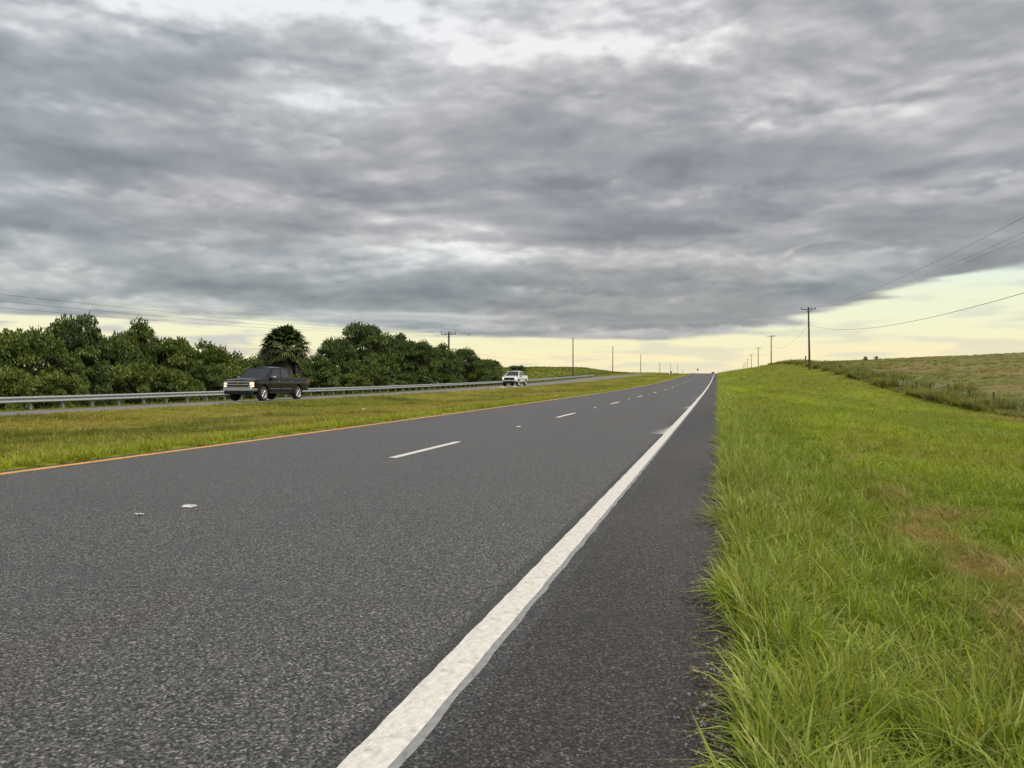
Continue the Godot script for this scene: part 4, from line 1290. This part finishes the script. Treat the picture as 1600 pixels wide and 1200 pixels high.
func poles() -> void:
	# right-hand line
	var right := [[4.0, 16.6, 10.4], [145.0, 15.7, 14.5], [276.0, 17.6, 17.2], [398.0, 19.3, 18.4], [520.0, 21.0, 19.2], [640.0, 23.0, 19.8], [760.0, 25.0, 20.0], [880.0, 27.0, 20.2]]
	var names := ["wooden utility pole with crossarm beside the verge, out of frame to the right", "tall wooden utility pole with crossarm on the right-hand bank", "second utility pole with crossarm on the right, farther up the bank", "third utility pole on the right near the crest", "fourth utility pole on the right, beyond the crest", "fifth utility pole on the right, far beyond the crest", "sixth utility pole on the right, second from the farthest", "farthest tiny utility pole of the right-hand line"]
	for k in right.size():
		pole(names[k], right[k][0], right[k][1], right[k][2], "plain", Vector2(0.018, 0.0) if k == 1 else Vector2.ZERO, "utility poles along the right verge")
	var off := [-1.13, 0.45, 1.13]
	var lab := ["nearest of three thin wires strung on the right-hand crossarms", "middle of three thin wires strung on the right-hand crossarms", "outermost of three thin wires strung on the right-hand crossarms"]
	for j in 3:
		var pts := []
		for q in right: pts.append(Vector3(q[1] + off[j] - (0.25 if q[0] == 145.0 else 0.0), q[2] - 0.05, -q[0] + 0.17))
		wire(lab[j], pts, [2.3, 1.9, 1.6, 1.5, 1.5, 1.5, 1.5], 0.009 if j == 0 else 0.007, "wires of the right-hand pole line")
	var low := []
	for q in right: low.append(Vector3(q[1] - 0.15, q[2] - 3.2, -q[0]))
	wire("thick low wire sagging along the right-hand poles", low, [2.8, 2.4, 2.0, 1.8, 1.8, 1.8, 1.8], 0.016, "wires of the right-hand pole line")
	# left-hand line behind the guardrail
	var left := [[-75.0, -41.0, 9.2], [114.5, -41.0, 9.15], [221.0, -40.8, 14.1], [322.0, -42.6, 16.3], [432.0, -41.5, 16.8], [571.0, -41.0, 15.7], [705.0, -41.0, 17.8], [830.0, -41.0, 20.5], [950.0, -41.0, 17.0]]
	var ln := ["wooden pole with crossarm left of the road, out of frame", "pole with crossarm and insulators rising from the trees", "bare pole at the end of the guardrail, tallest on the left", "bare pole on the grassy mound left of the road", "third bare pole left of the road, at the skyline", "fourth bare pole left of the road, beyond the crest", "fifth bare pole left of the road, beyond the crest", "sixth bare pole left of the road, by the crest car", "farthest small bare pole on the left"]
	for k in left.size():
		pole(ln[k], left[k][0], left[k][1], left[k][2], "dead end" if k < 2 else "", Vector2(-0.012, 0) if k == 3 else Vector2.ZERO, "utility poles along the far carriageway")
	var l2 := ["upper thin wire over the trees on the left, nearest the road", "upper thin wire over the trees on the left, middle one", "upper thin wire over the trees on the left, farthest from the road"]
	for j in 3:
		var pts := []
		for k in left.size():
			var q: Array = left[k]
			pts.append(Vector3(q[1] + ([1.15, 0.0, -1.15][j] if k < 2 else 0.12 * (1 - j)), q[2] - (0.05 if k < 2 else 0.05 + 0.9 * j), -q[0] + 0.17))
		wire(l2[j], pts, [2.95 + 0.28 * j, 1.1, 1.0, 1.0, 1.0, 1.0, 1.0, 1.0], 0.008, "wires of the left-hand pole line")
	var lw := []
	for k in left.size(): lw.append(Vector3(left[k][1], left[k][2] - 2.6 - (2.4 if k > 1 else 0.0), -left[k][0]))
	wire("faint lower wire just above the treetops on the left", lw, [2.9, 1.6, 1.0, 1.0, 1.0, 1.0, 1.0, 1.0], 0.009, "wires of the left-hand pole line")
	# birds on the wires beside the crossarm pole
	var bmesh := MB.new()
	bmesh.lathe(Vector3.ZERO, [[-0.20, 0.0], [-0.16, 0.015], [-0.06, 0.05], [0.02, 0.075], [0.09, 0.065], [0.13, 0.045], [0.17, 0.05], [0.20, 0.04], [0.22, 0.0]], 8, Vector3(0.55, 0.82, 0.1).normalized())
	var bird := bmesh.commit()
	var plumage := mat(Color(0.03, 0.028, 0.027), 0.7)
	for b in [[-1.15, -6.3, 0], [-1.15, -4.9, 0], [-1.15, -3.9, 0], [0.0, -3.2, 0], [1.15, 4.2, 1], [1.15, 4.9, 1], [1.15, 7.0, 1], [1.15, 7.6, 1], [0.0, 9.5, 1], [0.0, 10.2, 1], [0.0, 11.5, 1]]:
		var u: float = 114.5 + b[1]
		var k := 0 if b[2] == 0 else 1
		var t: float = (u - left[k][0]) / (left[k + 1][0] - left[k][0])
		var j := int(round(1.0 - b[0] / 1.15))
		var xa: float = b[0] if k == 0 else lerpf(b[0], 0.12 * (1 - j), t)
		var ya: float = lerpf(left[k][2] - 0.05, left[k + 1][2] - (0.05 if k == 0 else 0.05 + 0.9 * j), t) - 4.0 * ((2.95 + 0.28 * j) if k == 0 else 1.1) * t * (1.0 - t)
		var o := thing("perched_bird", "dark bird perched on the wire left of the crossarm pole" if k == 0 else "dark bird perched on the wire right of the crossarm pole", "bird", Vector3(-41.0 + xa, ya + 0.10, -u + 0.17), 0.5 * b[1], "birds on the wire left of the pole" if k == 0 else "birds on the wire right of the pole")
		o.scale = Vector3.ONE * 0.62
		part("body", bird, plumage, o)
		var bk := MB.new()
		bk.tube([Vector3(0.13, 0.16, 0.02), Vector3(0.21, 0.16, 0.03)], [0.012, 0.002], 4)
		part("beak", bk.commit(), plumage, o)
		var tl := MB.new()
		tl.box(Vector3(-0.13, -0.20, -0.02), Vector3(0.008, 0.08, 0.025), 0.002, Basis(Vector3.BACK, -0.6))
		part("tail", tl.commit(), plumage, o)

func fence() -> void:
	var o := thing("wire_fence", "old post and wire fence in the weeds between verge and pasture", "fence")
	var us := []
	var u := 28.0
	var q := RandomNumberGenerator.new(); q.seed = 31
	while u < 270.0:
		us.append(u + q.randf_range(-0.5, 0.5))
		u += 5.4
	for k in us.size():
		var big := k == 28
		var h := q.randf_range(0.95, 1.3) if not big else 1.9
		var mb := MB.new()
		var r := q.randf_range(0.045, 0.065) if not big else 0.15
		var ln := Vector3(q.randf_range(-0.06, 0.06), h, q.randf_range(-0.06, 0.06))
		mb.tube([Vector3(0, -0.2, 0), ln], [r, r * 0.9], 7)
		var p := part("post", mb.commit(), wood_mat, o)
		p.position = Vector3(18.6, land(us[k], 18.6), -us[k])
	for h in [0.4, 0.7, 0.95]:
		var mb := MB.new()
		var line := []; var rad := []
		for x in us:
			line.append(Vector3(18.52, land(x, 18.6) + h, -x)); rad.append(0.004)
		mb.tube(line, rad, 4)
		part("strand", mb.commit(), mat(Color(0.12, 0.11, 0.10), 0.7, 0.3), o)

func small_things() -> void:
	# raised reflective markers between the dashes
	var shell := mat(Color(0.45, 0.44, 0.41), 0.6)
	var lens := mat(Color(0.75, 0.76, 0.78), 0.1)
	for k in 8:
		var u := 6.1 + 12.19 * k
		var o := thing("pavement_marker", ["white raised pavement marker nearest the camera, before the first dash", "white pavement marker between the first and second dashes", "small pavement marker between the second and third dashes", "tiny pavement marker just after the third dash", "tiny pavement marker just after the fourth dash", "tiny pavement marker just after the fifth dash", "tiny pavement marker just after the sixth dash", "farthest speck of a pavement marker on the lane line"][k], "pavement marker", Vector3(-4.73, road_y(u, -4.73), -u), 0.05 * k, "raised markers on the lane line")
		var mb := MB.new()
		var a := [Vector3(-0.055, 0.001, -0.055), Vector3(0.055, 0.001, -0.055), Vector3(0.055, 0.001, 0.055), Vector3(-0.055, 0.001, 0.055)]
		var b := [Vector3(-0.043, 0.019, -0.025), Vector3(0.043, 0.019, -0.025), Vector3(0.043, 0.019, 0.025), Vector3(-0.043, 0.019, 0.025)]
		for j in 4: mb.quad(a[j], a[(j + 1) % 4], b[(j + 1) % 4], b[j])
		mb.quad(b[0], b[1], b[2], b[3])
		part("shell", mb.commit(), shell, o)
		var pad := MB.new()
		pad.lathe(Vector3.ZERO, [[0.0, 0.085], [0.0015, 0.08], [0.003, 0.06], [0.0032, 0.0]], 14, Vector3.UP)
		part("adhesive_pad", pad.commit(), mat(Color(0.022, 0.021, 0.02), 0.5), o)
		var lm := MB.new()
		lm.quad(Vector3(-0.046, 0.006, 0.0495), Vector3(0.046, 0.006, 0.0495), Vector3(0.040, 0.0175, 0.031), Vector3(-0.040, 0.0175, 0.031))
		part("lens", lm.commit(), lens, o)
	# scraps of litter
	var paper := mat(Color(0.66, 0.66, 0.64), 0.7)
	for s in [[-4.85, 5.6, 0.05, "torn white scrap on the asphalt left of the nearest marker"], [-13.4, 27.6, 0.10, "crumpled white litter in the median grass near its middle"], [-9.2, 44.5, 0.10, "white litter in the median grass by the yellow line"], [-15.2, 48.0, 0.10, "pale litter in the median below the white pickup"]]:
		var q := RandomNumberGenerator.new(); q.seed = int(s[1] * 10)
		var on_road: bool = s[0] > -8.6
		var mb := MB.new()
		var rows := []
		for i in 6:
			var row := []
			for j in 6: row.append(Vector3((i - 2.5) / 5.0 * s[2] * 1.5, q.randf_range(0.006, 0.02 if on_road else s[2] * 0.7), (j - 2.5) / 5.0 * s[2] * (0.6 if on_road else 1.2)))
			rows.append(row)
		mb.grid(rows, Color.WHITE, null, null, true)
		var o := part("paper_litter", mb.commit(), paper)
		o.position = Vector3(s[0], (road_y(s[1], s[0]) if on_road else land(s[1], s[0]) + 0.06), -s[1])
		meta(o, s[3], "litter", "scraps of litter")
	# sign at the crest
	var sy := land(392.0, -9.6)
	var sign := thing("road_sign", "small dark sign on a post at the crest of the road", "road sign", Vector3(-9.6, sy, -392.0))
	var sm2 := MB.new()
	sm2.tube([Vector3(0, -0.2, 0), Vector3(0, 2.6, 0)], [0.04, 0.04], 6)
	part("post", sm2.commit(), mat(Color(0.2, 0.2, 0.2), 0.6, 0.5), sign)
	part("panel", bx(Vector3(0, 2.3, 0.06), Vector3(0.38, 0.45, 0.01), 0.004), mat(Color(0.10, 0.10, 0.10), 0.6), sign)
